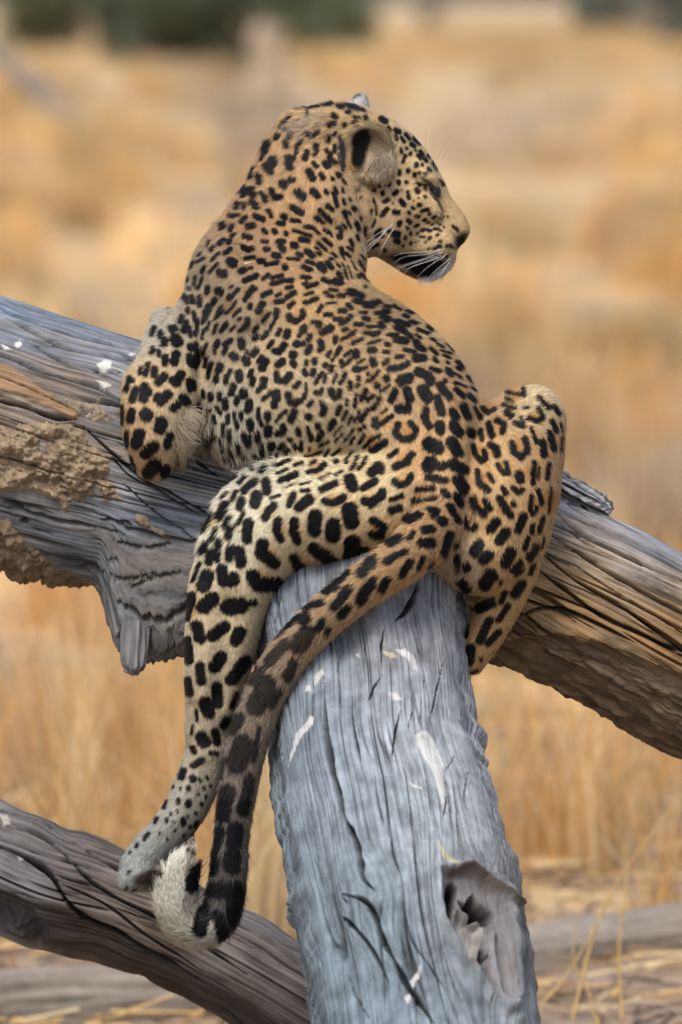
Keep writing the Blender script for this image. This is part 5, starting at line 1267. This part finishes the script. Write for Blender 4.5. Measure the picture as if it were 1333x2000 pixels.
def mark_amount(P, front):
    """0..1 darkness of the coat marks and 0..1 rusty tint inside rosettes"""
    n = len(P)
    dark = np.zeros(n, np.float32); rust = np.zeros(n, np.float32)
    order = np.argsort(P[:, 0]); X = P[order]; fr = front[order]
    wob = noise3(X / 9.0) * 0.17 + noise3(X / 22.0) * 0.12
    wob2 = noise3(X / 4.0 + 31) * 0.9
    dk = np.zeros(n, np.float32); ru = np.zeros(n, np.float32)
    for r, pts in MARKS:
        lo = np.searchsorted(X[:, 0], pts[:, 0].min() - r - 26); hi = np.searchsorted(X[:, 0], pts[:, 0].max() + r + 26)
        sl = slice(lo, hi)
        m = (X[sl, 1] > pts[:, 1].min() - r - 26) & (X[sl, 1] < pts[:, 1].max() + r + 26) & fr[sl]
        ii = np.nonzero(m)[0] + lo
        if not len(ii): continue
        x = X[ii, 0]; y = X[ii, 1]
        d = np.full(len(ii), 1e9)
        for a, b in zip(pts[:-1], pts[1:]):
            e = b - a; L = (e ** 2).sum() + 1e-6
            t = np.clip(((x - a[0]) * e[0] + (y - a[1]) * e[1]) / L, 0, 1)
            d = np.minimum(d, np.hypot(x - a[0] - t * e[0], y - a[1] - t * e[1]))
        v = d - r * (mark_gain(r, pts) + wob[ii]) + wob2[ii]
        dk[ii] = np.maximum(dk[ii], 1 - sstep(-1.4, 1.6, v))
        if len(pts) >= 3:
            c = pts.mean(0); s = np.hypot(*(pts.max(0) - pts.min(0))) * 0.5 + 2
            ru[ii] = np.maximum(ru[ii], 1 - sstep(s * 0.4, s * 1.1, np.hypot(x - c[0], y - c[1])))
        elif r > 4:
            ru[ii] = np.maximum(ru[ii], 0.5 * (1 - sstep(r * 0.8, r * 1.9, d)))
    dark[order] = dk; rust[order] = ru
    # sides turned away: scattered spots in space
    back = ~front
    if back.any():
        Pb = P[back]
        dd = np.full(len(Pb), 1e9)
        for c in BACK_SPOTS:
            m = np.abs(Pb[:, 0] - c[0]) < 30
            q = np.linalg.norm(Pb[m] - c[:3], axis=1) - c[3]
            dd[m] = np.minimum(dd[m], q)
        dark[back] = np.maximum(dark[back], 1 - sstep(-2, 2, dd + noise3(Pb / 9.0) * 6))
    return dark, rust

vf = on_front(LV)
BACK_SPOTS = []
cand = LV[~vf]
cand = cand[RNG.permutation(len(cand))[:6000]]
acc = np.zeros((0, 3))
for c in cand:
    sp = 30 if c[1] < 560 else (34 if c[1] < 1400 else 26)
    if len(acc) == 0 or np.min(((acc - c) ** 2).sum(1)) > sp * sp:
        acc = np.vstack([acc, c]); BACK_SPOTS.append(np.array((*c, sp * RNG.uniform(0.24, 0.38))))

# undercoat colour as the coat shows it: (px, py, r, g, b) in display values
COATC = [(880, 880, 206, 162, 108), (980, 1000, 206, 166, 114), (930, 780, 178, 138, 94), (1000, 900, 204, 162, 106), (1060, 780, 206, 180, 138), (1085, 900, 170, 130, 90), (600, 930, 226, 206, 168), (700, 960, 224, 194, 146),
         (480, 990, 230, 214, 182), (420, 1020, 230, 216, 188), (600, 1090, 205, 178, 138), (420, 1200, 214, 192, 156), (400, 1350, 202, 182, 150), (395, 1450, 186, 168, 142), (350, 1560, 170, 162, 150), (270, 1670, 160, 162, 158), (260, 1715, 146, 148, 144),
         (330, 1700, 110, 100, 92), (560, 750, 186, 160, 122), (640, 820, 186, 162, 126), (460, 840, 182, 172, 152), (470, 900, 176, 170, 158), (740, 760, 190, 156, 112), (650, 600, 186, 148, 98), (800, 680, 178, 144, 100), (740, 590, 150, 122, 84), (450, 560, 160, 136, 106), (400, 640, 158, 136, 108), (510, 500, 170, 130, 92),
         (600, 340, 198, 156, 106), (520, 350, 180, 142, 98), (600, 450, 190, 146, 94), (680, 480, 190, 150, 100), (330, 760, 208, 176, 130), (290, 860, 200, 164, 118), (365, 850, 160, 142, 118), (395, 820, 170, 158, 140), (320, 640, 186, 174, 156),
         (780, 420, 208, 168, 112), (770, 360, 210, 176, 122), (800, 300, 204, 174, 128), (690, 230, 196, 160, 112), (890, 400, 216, 176, 122), (868, 470, 204, 170, 120), (740, 470, 188, 158, 118), (830, 420, 200, 166, 122), (700, 400, 184, 150, 112), (715, 440, 160, 130, 100),
         (770, 1080, 204, 158, 98), (640, 1190, 200, 160, 106), (590, 1250, 176, 148, 112), (520, 1350, 164, 142, 114), (480, 1480, 140, 126, 108), (455, 1620, 122, 112, 100), (440, 1740, 90, 86, 80),
         (860, 1110, 178, 154, 128), (960, 1220, 190, 148, 92), (930, 1300, 176, 136, 88), (1030, 1080, 186, 148, 100)]

def display(c):
    c = np.asarray(c) / 255.0
    return np.where(c <= 0.04045, c / 12.92, ((c + 0.055) / 1.055) ** 2.4)

WOB = [0.0]
def region(P, c, r, soft=0.35):
    """soft ellipse mask in the measured plane: c=(px,py), r=(rx,ry,turn)"""
    a = math.radians(r[2] if len(r) > 2 else 0)
    x = P[:, 0] - c[0]; y = P[:, 1] - c[1]
    u = (x * math.cos(a) + y * math.sin(a)) / r[0]; v = (-x * math.sin(a) + y * math.cos(a)) / r[1]
    q = np.hypot(u, v) + WOB[0]
    return 1 - sstep(1 - soft, 1 + soft * 0.4, q)

def tail_near(P):
    d = np.full(len(P), 1e9); k = np.zeros(len(P), int)
    m = (P[:, 1] > 960) & (P[:, 2] < -150)
    idx = np.nonzero(m)[0]
    for i, c in enumerate(TAIL):
        q = np.linalg.norm(P[idx] - c, axis=1)
        b = q < d[idx]
        d[idx[b]] = q[b]; k[idx[b]] = i
    return d, k

def blend(col, m, rgb):
    return col + (display(rgb) - col) * np.clip(m, 0, 1)[:, None]

def coat(P):
    """coat colour (linear albedo) and fur length (mm) at surface points"""
    fr = on_front(P)
    n = len(P)
    WOB[0] = 0.16 * noise3(P / 9.0)
    base = display(spread(P[:, 0], P[:, 1], COATC, 42.0))
    base = (base * 0.86 + base.mean(1)[:, None] * 0.14) * np.array((1.125, 1.165, 1.125))
    td, tk = tail_near(P)
    istail = td < 62
    # a tail section keeps its own colours where it passes over the thigh
    tcol = np.array([display(spread(np.array([c[0]]), np.array([c[1]]), [r for r in COATC if 1000 < r[1] and r[0] < 790 and (r[0], r[1]) not in ((600, 1090), (420, 1200), (400, 1350), (395, 1450), (350, 1560), (270, 1670), (260, 1715), (330, 1700), (420, 1020), (480, 990))], 55.0))[0] for c in TAIL])
    base[istail] = (tcol * 0.8 + tcol.mean(1)[:, None] * 0.2)[tk[istail]]
    lum = 1 + 0.10 * noise3(P / 30.0) + 0.10 * noise3(P / 9.0) + 0.08 * noise3(P / 3.0)
    base = base * lum[:, None]
    dark, rust = mark_amount(P, fr)
    rust = np.where(P[:, 1] < 560, rust * 0.3, rust) * (~istail)
    base = base * (1 - rust[:, None] * np.array((0.12, 0.30, 0.52)))
    black = display((15, 15, 18)) * (1 + 0.5 * noise3(P / 5.0))[:, None]
    tail_dark = istail & (P[:, 1] < 1560) & (P[:, 1] > 1230)
    dark = np.where(tail_dark, dark * 0.9, dark)
    col = base * (1 - dark[:, None]) + black * dark[:, None]
    L = np.full(n, 9.0)
    # face
    face = (P[:, 0] > 725) & (P[:, 1] < 560) & (P[:, 2] > 200)
    L[face] = 4.6
    col = blend(col, region(P, (836, 522), (64, 27, 17)) * face, (14, 13, 14))            # black lower lip
    col = blend(col, region(P, (800, 508), (46, 12, 12)) * face, (16, 14, 14))
    col = blend(col, region(P, (868, 536), (36, 15, -38)) * face, (226, 222, 214))        # white chin
    col = blend(col, region(P, (840, 551), (34, 9, 0)) * face, (216, 210, 202))
    col = blend(col, region(P, (884, 503), (9, 17, 10)) * face, (214, 196, 164))
    col = blend(col, region(P, (888, 474), (6, 12, -20)) * face * 0.8, (214, 190, 156))
    col = blend(col, region(P, (906, 470), (21, 18, -50)) * face, (20, 15, 15))            # nose leather
    col = blend(col, region(P, (915, 462), (9, 6, -50)) * face, (96, 70, 64))
    col = blend(col, region(P, (848, 376), (9, 17, -36)) * face, (26, 26, 30))             # eye rim
    col = blend(col, region(P, (858, 398), (4, 20, -28)) * face * 0.75, (70, 52, 40))      # tear line
    col = blend(col, region(P, (857, 371), (3.5, 13, -38)) * face, (222, 204, 176))
    col = blend(col, region(P, (838, 358), (22, 5, 40)) * face * 0.8, (30, 26, 24))
    col = blend(col, region(P, (846, 350), (20, 6, 38)) * face * 0.6, (206, 184, 148))
    # nearer ear: buff rim, dark hollow, pale tufts
    ear = (P[:, 2] < 330)
    col = blend(col, region(P, (721, 294), (57, 60, -8), 0.2) * ear, (138, 118, 88))
    col = blend(col, region(P, (745, 318), (36, 32, -40)) * ear, (176, 158, 132))
    col = blend(col, region(P, (690, 318), (16, 22, 0)) * ear, (176, 140, 96))
    col = blend(col, region(P, (742, 285), (26, 22, 0)) * ear * 0.7, (146, 130, 102))
    col = blend(col, region(P, (706, 273), (23, 28, 20)) * ear, (10, 9, 10))
    col = blend(col, region(P, (701, 306), (17, 32, 8)) * ear, (10, 9, 10))
    col = blend(col, region(P, (669, 300), (8, 40, -4)) * (P[:, 2] < 360), (42, 42, 46))   # dark back edge
    col = blend(col, region(P, (706, 352), (34, 12, 22)) * ear, (180, 156, 122))
    L[region(P, (721, 294), (57, 60)) > 0.5] = 6
    tuft = (region(P, (746, 326), (28, 26)) > 0.4) & ear
    L[tuft] = 14
    L[(region(P, (704, 288), (24, 46, 10)) > 0.4) & ear] = 2.5
    # farther ear
    fe = P[:, 1] < 222
    col = blend(col, region(P, (703, 200), (24, 22), 0.2) * fe * (P[:, 2] > 396), (204, 202, 194))
    col = blend(col, region(P, (696, 190), (14, 5, -35), 0.4) * fe * (P[:, 2] > 396), (90, 88, 86))
    col = blend(col, region(P, (690, 212), (22, 7, 20), 0.4) * (P[:, 1] < 232), (30, 30, 32))
    # grey ruffled nape patch
    col = blend(col, region(P, (598, 243), (48, 17, -14)) * 0.5, (158, 146, 136))
    L[(region(P, (598, 246), (60, 30)) > 0.2)] = 13
    L[(P[:, 0] < 600) & (P[:, 1] < 440) & (P[:, 1] > 250)] = 11
    # tail tip
    tip = istail & (tk >= 60)
    white = istail & (((P[:, 0] < 362 - 0.05 * (P[:, 1] - 1660)) & (P[:, 1] > 1640)) | ((P[:, 1] > 1796 + 0.10 * (P[:, 0] - 400)) & (P[:, 0] < 470)))
    white &= ~((P[:, 0] > 430) & (P[:, 1] < 1826))
    wcol = display((232, 226, 208)) * (1 - 0.25 * sstep(1740, 1850, P[:, 1]))[:, None]
    col = np.where((white & (dark < 0.6))[:, None], wcol * lum[:, None], col)
    wm = istail & (P[:, 0] < 412) & (P[:, 1] > 1640) & ~white & (dark < 0.5)
    col = np.where(wm[:, None], display((170, 162, 148)) * lum[:, None], col)
    L[istail] = 13
    L[tip] = 14
    # longer hair
    L = L + 20 * (region(P, (378, 850), (36, 62, 18)) > 0.3) * (P[:, 0] > 340)
    L = L + 6 * (region(P, (470, 885), (80, 40, 25)) > 0.3)
    L = np.where((P[:, 1] > 1180) & ~istail & (P[:, 1] < 1480), 8.0, L)
    L = np.where((P[:, 1] > 1480) & ~istail, 7.0, L)
    L = L + 5 * (region(P, (420, 1030), (50, 60)) > 0.3) + 4 * (region(P, (850, 1110), (60, 30)) > 0.3) * (~istail)
    col = blend(col, region(P, (858, 1108), (40, 26, 20)) * (~istail), (182, 160, 136))
    # pads of the hanging paw
    pad_ = region(P, (292, 1714), (36, 17, -14)) * (P[:, 1] > 1690)
    col = blend(col, pad_, (66, 58, 52))
    for cx_, cy_ in ((252, 1704), (246, 1736), (262, 1738)):
        col = blend(col, region(P, (cx_, cy_), (7, 4, -40)) * (P[:, 1] > 1680), (40, 38, 38))
    L[(pad_ > 0.5)] = 2.0
    L[region(P, (907, 468), (18, 16, -50)) > 0.5] = 0.6
    L[region(P, (848, 376), (9, 17, -36)) > 0.5] = 1.0
    return np.clip(col, 0.002, 0.95), L, istail, tk

FLOW = [(850, 420, -.8, -.2), (890, 400, -.6, -.8), (910, 440, -.5, -.6), (860, 480, -.9, .25), (770, 430, -.9, .35), (790, 280, -.85, -.45), (690, 225, -1, .1), (620, 220, -.9, .5), (540, 320, -.4, .9), (600, 380, -.1, 1), (690, 400, -.3, .95),
        (580, 480, .05, 1), (450, 520, -.25, .95), (390, 620, -.2, .95), (560, 560, .3, .95), (690, 640, .6, .8), (500, 720, .35, .9), (470, 850, .45, .9), (620, 780, .6, .75), (800, 720, .5, .85), (870, 850, .1, 1), (880, 980, 0, 1),
        (780, 960, -.5, .85), (650, 960, -.75, .6), (520, 980, -.6, .8), (430, 1030, -.2, 1), (600, 1080, -.5, .85), (420, 1200, 0, 1), (405, 1380, .05, 1), (360, 1560, -.5, .85), (280, 1680, -.7, .7),
        (330, 720, -.35, .9), (300, 820, 0, 1), (320, 900, .3, .9), (380, 850, .75, .65), (960, 900, .3, .95), (1030, 800, .5, -.4), (1080, 860, .2, 1), (1000, 1050, .0, 1), (960, 1220, -.35, .9), (840, 830, .3, .95),
        (745, 320, .55, .75), (710, 290, .3, .8), (700, 200, 0, -1), (840, 540, -.5, .8)]

# body skin: one continuous mesh
bcol, bL, _, _ = coat(LV)
m = NT('leopard_coat')
nd = m.bsdf(m.attr('tone'), 0.75, 0.15)
coat_mat = m.m
leopard = empty('leopard', tuple(at(700, 1130, -60)))
tag(leopard, 'spotted leopard lying over the dead tree, head turned right and tail hanging', 'leopard')
body = adopt(leopard, mesh_np('body', LW, LF, coat_mat, colors=bcol))

# fur strands
tri = np.vstack([LF[:, [0, 1, 2]], LF[:, [0, 2, 3]]])
va, vb, vc = LV[tri[:, 0]], LV[tri[:, 1]], LV[tri[:, 2]]
area = 0.5 * np.linalg.norm(np.cross(vb - va, vc - va), axis=1)
tn = LN[tri[:, 0]]
sgn = np.sign(((LV - LV.mean(0)) * LN).sum(1).mean())
if sgn < 0: LN = -LN; tn = -tn
facing = -tn[:, 2]
dens = np.where(facing > -0.25, 1.0, 0.35)
cen = (va + vb + vc) / 3
dens = dens * np.where((cen[:, 0] > 640) & (cen[:, 1] < 560) & (facing > -0.3), 1.9, 1.0)
prob = area * dens; prob /= prob.sum()
N_FUR = 380000
ti = RNG.choice(len(tri), N_FUR, p=prob)
r1 = np.sqrt(RNG.random(N_FUR)); r2 = RNG.random(N_FUR)
w0, w1, w2 = 1 - r1, r1 * (1 - r2), r1 * r2
R0 = va[ti] * w0[:, None] + vb[ti] * w1[:, None] + vc[ti] * w2[:, None]
NN = LN[tri[ti, 0]] * w0[:, None] + LN[tri[ti, 1]] * w1[:, None] + LN[tri[ti, 2]] * w2[:, None]
NN /= np.linalg.norm(NN, axis=1)[:, None]
fl = spread(R0[:, 0], R0[:, 1], FLOW, 40.0)
D = np.concatenate([fl, np.zeros((N_FUR, 1))], 1)
TT = np.gradient(TAIL, axis=0); TT /= np.linalg.norm(TT, axis=1)[:, None]
td_, tk_ = tail_near(R0)
D[td_ < 62] = TT[tk_[td_ < 62]]
D -= NN * (D * NN).sum(1)[:, None]
D /= np.linalg.norm(D, axis=1)[:, None] + 1e-9
hc, hl, histail, htk = coat(R0 + D * np.where(R0[:, 0] > 725, 2.2, 4.0)[:, None])
D += RNG.normal(0, 0.16, D.shape)
D += 0.5 * np.stack([noise3(R0 / 24.0), noise3(R0 / 24.0 + 9), noise3(R0 / 24.0 + 21)], 1) * (hl > 10)[:, None]
D -= NN * (D * NN).sum(1)[:, None]
D /= np.linalg.norm(D, axis=1)[:, None] + 1e-9
lift = 0.36 + 0.34 * RNG.random(N_FUR) + 0.28 * (histail & (htk >= 55)) + 0.15 * (hl > 12)
guard = RNG.random(N_FUR) < 0.05
lift = np.where(guard, lift * 1.25, lift)
hl = hl * RNG.uniform(0.7, 1.2, N_FUR) * np.where(guard & (hl > 5), 1.35, 1.0)
K = 4
pts = np.zeros((N_FUR, K, 3), np.float32)
for k in range(K):
    t = k / (K - 1)
    pts[:, k] = R0 - NN * 0.6 + D * (hl * t * (0.55 + 0.45 * t))[:, None] + NN * (hl * lift * (t * (1.35 - 0.55 * t)))[:, None]
PW = at(pts[..., 0], pts[..., 1], pts[..., 2]).astype(np.float32)
NW = (NN[:, 0:1] * RGT - NN[:, 1:2] * UPV + NN[:, 2:3] * FWD)
hc = hc * RNG.uniform(0.55, 1.4, N_FUR)[:, None]

cu = bpy.data.hair_curves.new('fur')
cu.add_curves([K] * N_FUR)
cu.attributes['position'].data.foreach_set('vector', PW.ravel())
ra = cu.attributes.get('radius') or cu.attributes.new('radius', 'FLOAT', 'POINT')
rad = np.tile(np.array((0.46, 0.42, 0.30, 0.08), np.float32) * 1e-3, N_FUR)
rad *= np.repeat(np.where(hl < 7, 0.75, 1.0), K)
ra.data.foreach_set('value', rad.astype(np.float32))
ca = cu.attributes.new('tone', 'FLOAT_COLOR', 'CURVE')
c4 = np.ones((N_FUR, 4), np.float32); c4[:, :3] = np.clip(hc, 0.002, 0.95)
ca.data.foreach_set('color', c4.ravel())
na = cu.attributes.new('lie', 'FLOAT_VECTOR', 'CURVE')
na.data.foreach_set('vector', NW.astype(np.float32).ravel())
m = NT('leopard_fur')
geo = m.n('ShaderNodeNewGeometry')
mixn = m.n('ShaderNodeMix', data_type='VECTOR'); mixn.inputs[0].default_value = 0.75
m.l(geo.outputs['Normal'], mixn.inputs[4]); m.l(m.attr('lie', 'Vector'), mixn.inputs[5])
nrm = m.n('ShaderNodeVectorMath', operation='NORMALIZE'); m.l(mixn.outputs[1], nrm.inputs[0])
m.bsdf(m.attr('tone'), 0.55, 0.22, normal=nrm.outputs[0])
cu.materials.append(m.m)
fur = bpy.data.objects.new('fur', cu)
scene.collection.objects.link(fur)
fur['kind'] = 'stuff'
fur.parent = body
scene.cycles_curves.shape = 'RIBBONS'
scene.cycles_curves.subdivisions = 2
# ------------------------------------------------------------------ leopard: eye, whiskers, straw caught in the coat
m = NT('eye_gloss')
m.bsdf((0.016, 0.014, 0.012), 0.25, 0.4)
def front_at(px, py):
    return FRONT[int(round((px - G0[0]) / GH)), int(round((py - G0[1]) / GH))]
eye_c = np.array((848, 375, front_at(848, 375) + 12.0))
u = np.linspace(0, 2 * math.pi, 20, endpoint=False); w = np.linspace(0, math.pi, 12)
ex = eye_c[0] + 15 * np.sin(w)[:, None] * np.cos(u)[None]; ey = eye_c[1] + 15 * np.sin(w)[:, None] * np.sin(u)[None]; ez = eye_c[2] + 15 * np.cos(w)[:, None] + 0 * u[None]
V = at(ex, ey, ez).reshape(-1, 3); I = np.arange(240).reshape(12, 20); J = np.roll(I, -1, 1)
adopt(leopard, mesh_np('eye', V, np.stack([I[:-1], J[:-1], J[1:], I[1:]], -1).reshape(-1, 4), m.m))

m = NT('eyelid')
m.bsdf((0.055, 0.045, 0.038), 0.7, 0.2)
def lid(pts, r0):
    P = catmull(pts, 6); W_ = at(P[:, 0], P[:, 1], P[:, 2]); n_ = len(W_); sg = 8
    T_ = np.gradient(W_, axis=0); T_ /= np.linalg.norm(T_, axis=1)[:, None]
    A_ = np.cross(T_, (0.2, 1, 0.1)); A_ /= np.linalg.norm(A_, axis=1)[:, None]; B_ = np.cross(T_, A_)
    r_ = r0 * np.sin(np.linspace(0.15, math.pi - 0.15, n_)) / 1000
    t_ = np.linspace(0, 2 * math.pi, sg, endpoint=False)
    V_ = W_[:, None] + r_[:, None, None] * (np.cos(t_)[None, :, None] * A_[:, None] + np.sin(t_)[None, :, None] * B_[:, None])
    I_ = np.arange(n_ * sg).reshape(n_, sg); J_ = np.roll(I_, -1, 1)
    return adopt(leopard, mesh_np('eyelid', V_.reshape(-1, 3), np.stack([I_[:-1], J_[:-1], J_[1:], I_[1:]], -1).reshape(-1, 4), m.m))
lid([(q_, w_, front_at(q_, w_) + dz_) for q_, w_, dz_ in ((828, 357, 1), (842, 362, 0), (854, 372, -2), (862, 388, 1))], 6.0)
lid([(q_, w_, front_at(q_, w_) + dz_) for q_, w_, dz_ in ((834, 366, 2), (842, 378, 0), (852, 390, 0), (863, 397, 2))], 3.6)

m = NT('whisker')
m.bsdf((0.86, 0.84, 0.80), 0.35, 0.4)
whisker_mat = m.m
def strand(name, pts, r0, parent, mat, seg=5):
    P = catmull(pts, 8); W = at(P[:, 0], P[:, 1], P[:, 2]); n = len(W)
    T = np.gradient(W, axis=0); T /= np.linalg.norm(T, axis=1)[:, None]
    A = np.cross(T, (0.2, 1, 0.1)); A /= np.linalg.norm(A, axis=1)[:, None]; B = np.cross(T, A)
    r = r0 * (1 - 0.85 * np.linspace(0, 1, n)) / 1000.0
    th = np.linspace(0, 2 * math.pi, seg, endpoint=False)
    V = W[:, None] + r[:, None, None] * (np.cos(th)[None, :, None] * A[:, None] + np.sin(th)[None, :, None] * B[:, None])
    I = np.arange(n * seg).reshape(n, seg); J = np.roll(I, -1, 1)
    o = mesh_np(name, V.reshape(-1, 3), np.stack([I[:-1], J[:-1], J[1:], I[1:]], -1).reshape(-1, 4), mat)
    return adopt(parent, o) if parent else o
wk = [[(866, 492, 300), (820, 508, 262), (770, 524, 236), (736, 540, 222)], [(862, 498, 300), (815, 512, 258), (778, 526, 236), (752, 546, 226)],
      [(856, 502, 300), (820, 516, 262), (780, 530, 240)], [(870, 500, 304), (838, 520, 272), (814, 542, 256)], [(880, 505, 312), (852, 528, 284), (834, 548, 272)], [(868, 486, 300), (836, 496, 270), (790, 502, 250), (768, 516, 244)],
      [(862, 487, 300), (830, 492, 268), (790, 494, 246), (770, 500, 240)], [(878, 512, 312), (864, 532, 290), (856, 548, 282)], [(874, 496, 304), (846, 508, 274), (806, 520, 250), (784, 540, 238)],
      [(768, 436, 272), (742, 462, 240), (706, 492, 214), (680, 514, 206)], [(764, 440, 272), (738, 470, 240), (712, 494, 216), (692, 502, 210)], [(770, 446, 274), (752, 474, 246), (740, 500, 234)], [(766, 442, 272), (736, 458, 240), (700, 486, 214)],
      [(848, 338, 318), (842, 308, 290), (836, 270, 270), (846, 232, 262)], [(852, 344, 320), (858, 312, 296), (876, 282, 280), (900, 262, 272)], [(856, 348, 322), (862, 320, 300), (884, 300, 286), (916, 306, 280)], [(850, 340, 318), (852, 310, 292), (862, 284, 276), (878, 256, 268)]]
for q in wk:
    strand('whisker', q, 0.42 if q[0][1] > 400 else 0.36, leopard, whisker_mat)

# pale inner-ear tufts, elbow fringe and tail-tip fluff are longer loose hairs
def loose_hair(name, roots, dirs, length, tones, r=0.35, K=5, curl=0.3):
    n = len(roots)
    d = dirs + RNG.normal(0, 0.22, dirs.shape); d /= np.linalg.norm(d, axis=1)[:, None]
    L_ = length * RNG.uniform(0.55, 1.15, n)
    bend = RNG.normal(0, curl, (n, 3)); bend[:, 1] += 0.35
    P = np.zeros((n, K, 3))
    for k in range(K):
        t = k / (K - 1)
        P[:, k] = roots + d * (L_ * t)[:, None] + bend * (L_ * t * t * 0.5)[:, None]
    cu_ = bpy.data.hair_curves.new(name); cu_.add_curves([K] * n)
    cu_.attributes['position'].data.foreach_set('vector', at(P[..., 0], P[..., 1], P[..., 2]).astype(np.float32).ravel())
    ra_ = cu_.attributes.get('radius') or cu_.attributes.new('radius', 'FLOAT', 'POINT')
    ra_.data.foreach_set('value', np.tile(np.linspace(1, 0.15, K) * r / 1000, n).astype(np.float32))
    ca_ = cu_.attributes.new('tone', 'FLOAT_COLOR', 'CURVE'); c4_ = np.ones((n, 4), np.float32); c4_[:, :3] = tones; ca_.data.foreach_set('color', c4_.ravel())
    na_ = cu_.attributes.new('lie', 'FLOAT_VECTOR', 'CURVE'); nn = np.tile(-FWD * 0.8 + UPV * 0.6, (n, 1)); na_.data.foreach_set('vector', nn.astype(np.float32).ravel())
    cu_.materials.append(bpy.data.materials['leopard_fur'])
    o = bpy.data.objects.new(name, cu_); scene.collection.objects.link(o); o['kind'] = 'stuff'
    o.parent = body
    return o

def front_points(cx, cy, rx, ry, n):
    """points of the nearer surface inside an ellipse"""
    a = RNG.uniform(0, 2 * math.pi, n); q = np.sqrt(RNG.random(n))
    X = cx + rx * q * np.cos(a); Y = cy + ry * q * np.sin(a)
    i = np.clip(np.round((X - G0[0]) / GH).astype(int), 0, GN[0] - 1); j = np.clip(np.round((Y - G0[1]) / GH).astype(int), 0, GN[1] - 1)
    ok = inside_any[i, j]
    return np.stack([X, Y, FRONT[i, j] + 1.0], 1)[ok]

p = front_points(748, 326, 24, 24, 900)
loose_hair('ear_tuft', p, np.tile((0.25, -0.15, -0.6), (len(p), 1)) + np.stack([(722 - p[:, 0]) / 90, (296 - p[:, 1]) / 90, 0 * p[:, 0]], 1), 24, display((196, 178, 150)) * RNG.uniform(0.5, 1.15, (len(p), 1)), 0.33)
p = front_points(372, 846, 24, 52, 1500)
loose_hair('elbow_fringe', p, np.tile((0.75, 0.35, -0.35), (len(p), 1)), 34, display((176, 160, 138)) * RNG.uniform(0.45, 1.15, (len(p), 1)), 0.4)
p = front_points(470, 902, 60, 20, 900)
loose_hair('belly_fringe', p, np.tile((0.35, 0.75, -0.3), (len(p), 1)), 24, display((182, 174, 160)) * RNG.uniform(0.5, 1.1, (len(p), 1)), 0.36)
p = front_points(598, 250, 46, 18, 900)
loose_hair('nape_ruff', p, np.tile((-0.3, 0.6, -0.5), (len(p), 1)), 20, display((172, 158, 144)) * RNG.uniform(0.4, 1.15, (len(p), 1)), 0.36)
p = front_points(842, 546, 34, 10, 500)
loose_hair('chin_hair', p, np.tile((-0.2, 0.7, -0.4), (len(p), 1)), 13, display((226, 222, 214)) * RNG.uniform(0.6, 1.05, (len(p), 1)), 0.3)

m = NT('straw')
m.bsdf(srgb(236, 214, 160), 0.6, 0.3)
for (pts_, lab) in (([(478, 515, 0), (486, 513, 0), (495, 511, 0)], 'short pale straw caught in the fur over the shoulder'),):
    q = []
    for a, b, _ in pts_:
        i = int(round((a - G0[0]) / GH)); j = int(round((b - G0[1]) / GH)); q.append((a, b, FRONT[i, j] - 9))
    tag(strand('straw', q, 1.6, None, m.m), lab, 'straw')

# dry stalks standing close behind the logs
m = NT('stalk'); p_ = m.n('ShaderNodeNewGeometry').outputs['Position']
m.bsdf(m.mix(m.noise(p_, 30, 3), srgb(196, 152, 88), srgb(238, 206, 148)), 0.6, 0.3)
for q, r_, lab in (([(432, 2010, 560), (440, 1930, 560), (462, 1840, 555), (484, 1790, 550)], 5, 'thin dry stalk rising in front of the brown-grey fallen log below the tail'),
                   ([(470, 1850, 560), (440, 1880, 560), (415, 1930, 560)], 4, 'short bent straw crossing the fallen log under the tail tip'),
                   ([(1120, 1990, 1900), (1150, 1860, 1900), (1185, 1760, 1880), (1250, 1660, 1850), (1345, 1540, 1820)], 8, 'long dry stalk slanting up to the right edge'),
                   ([(1180, 2040, 1700), (1150, 1940, 1700), (1120, 1870, 1690), (1128, 1780, 1680)], 8, 'bent dry stalk at the bottom right, left of the long slanting one'),
                   ([(1060, 1960, 1800), (1110, 1900, 1800), (1180, 1780, 1790), (1200, 1740, 1780)], 6, 'dry stalk crossing low beside the trunk hollow'),
                   ([(1215, 1990, 2000), (1210, 1850, 2000), (1225, 1700, 1990), (1222, 1640, 1980)], 7, 'upright dry stalk right of the trunk hollow')):
    tag(strand('grass_stalk', q, r_ * 0.6, None, m.m, 6), lab, 'grass stalk', 'dry stalks around the logs')
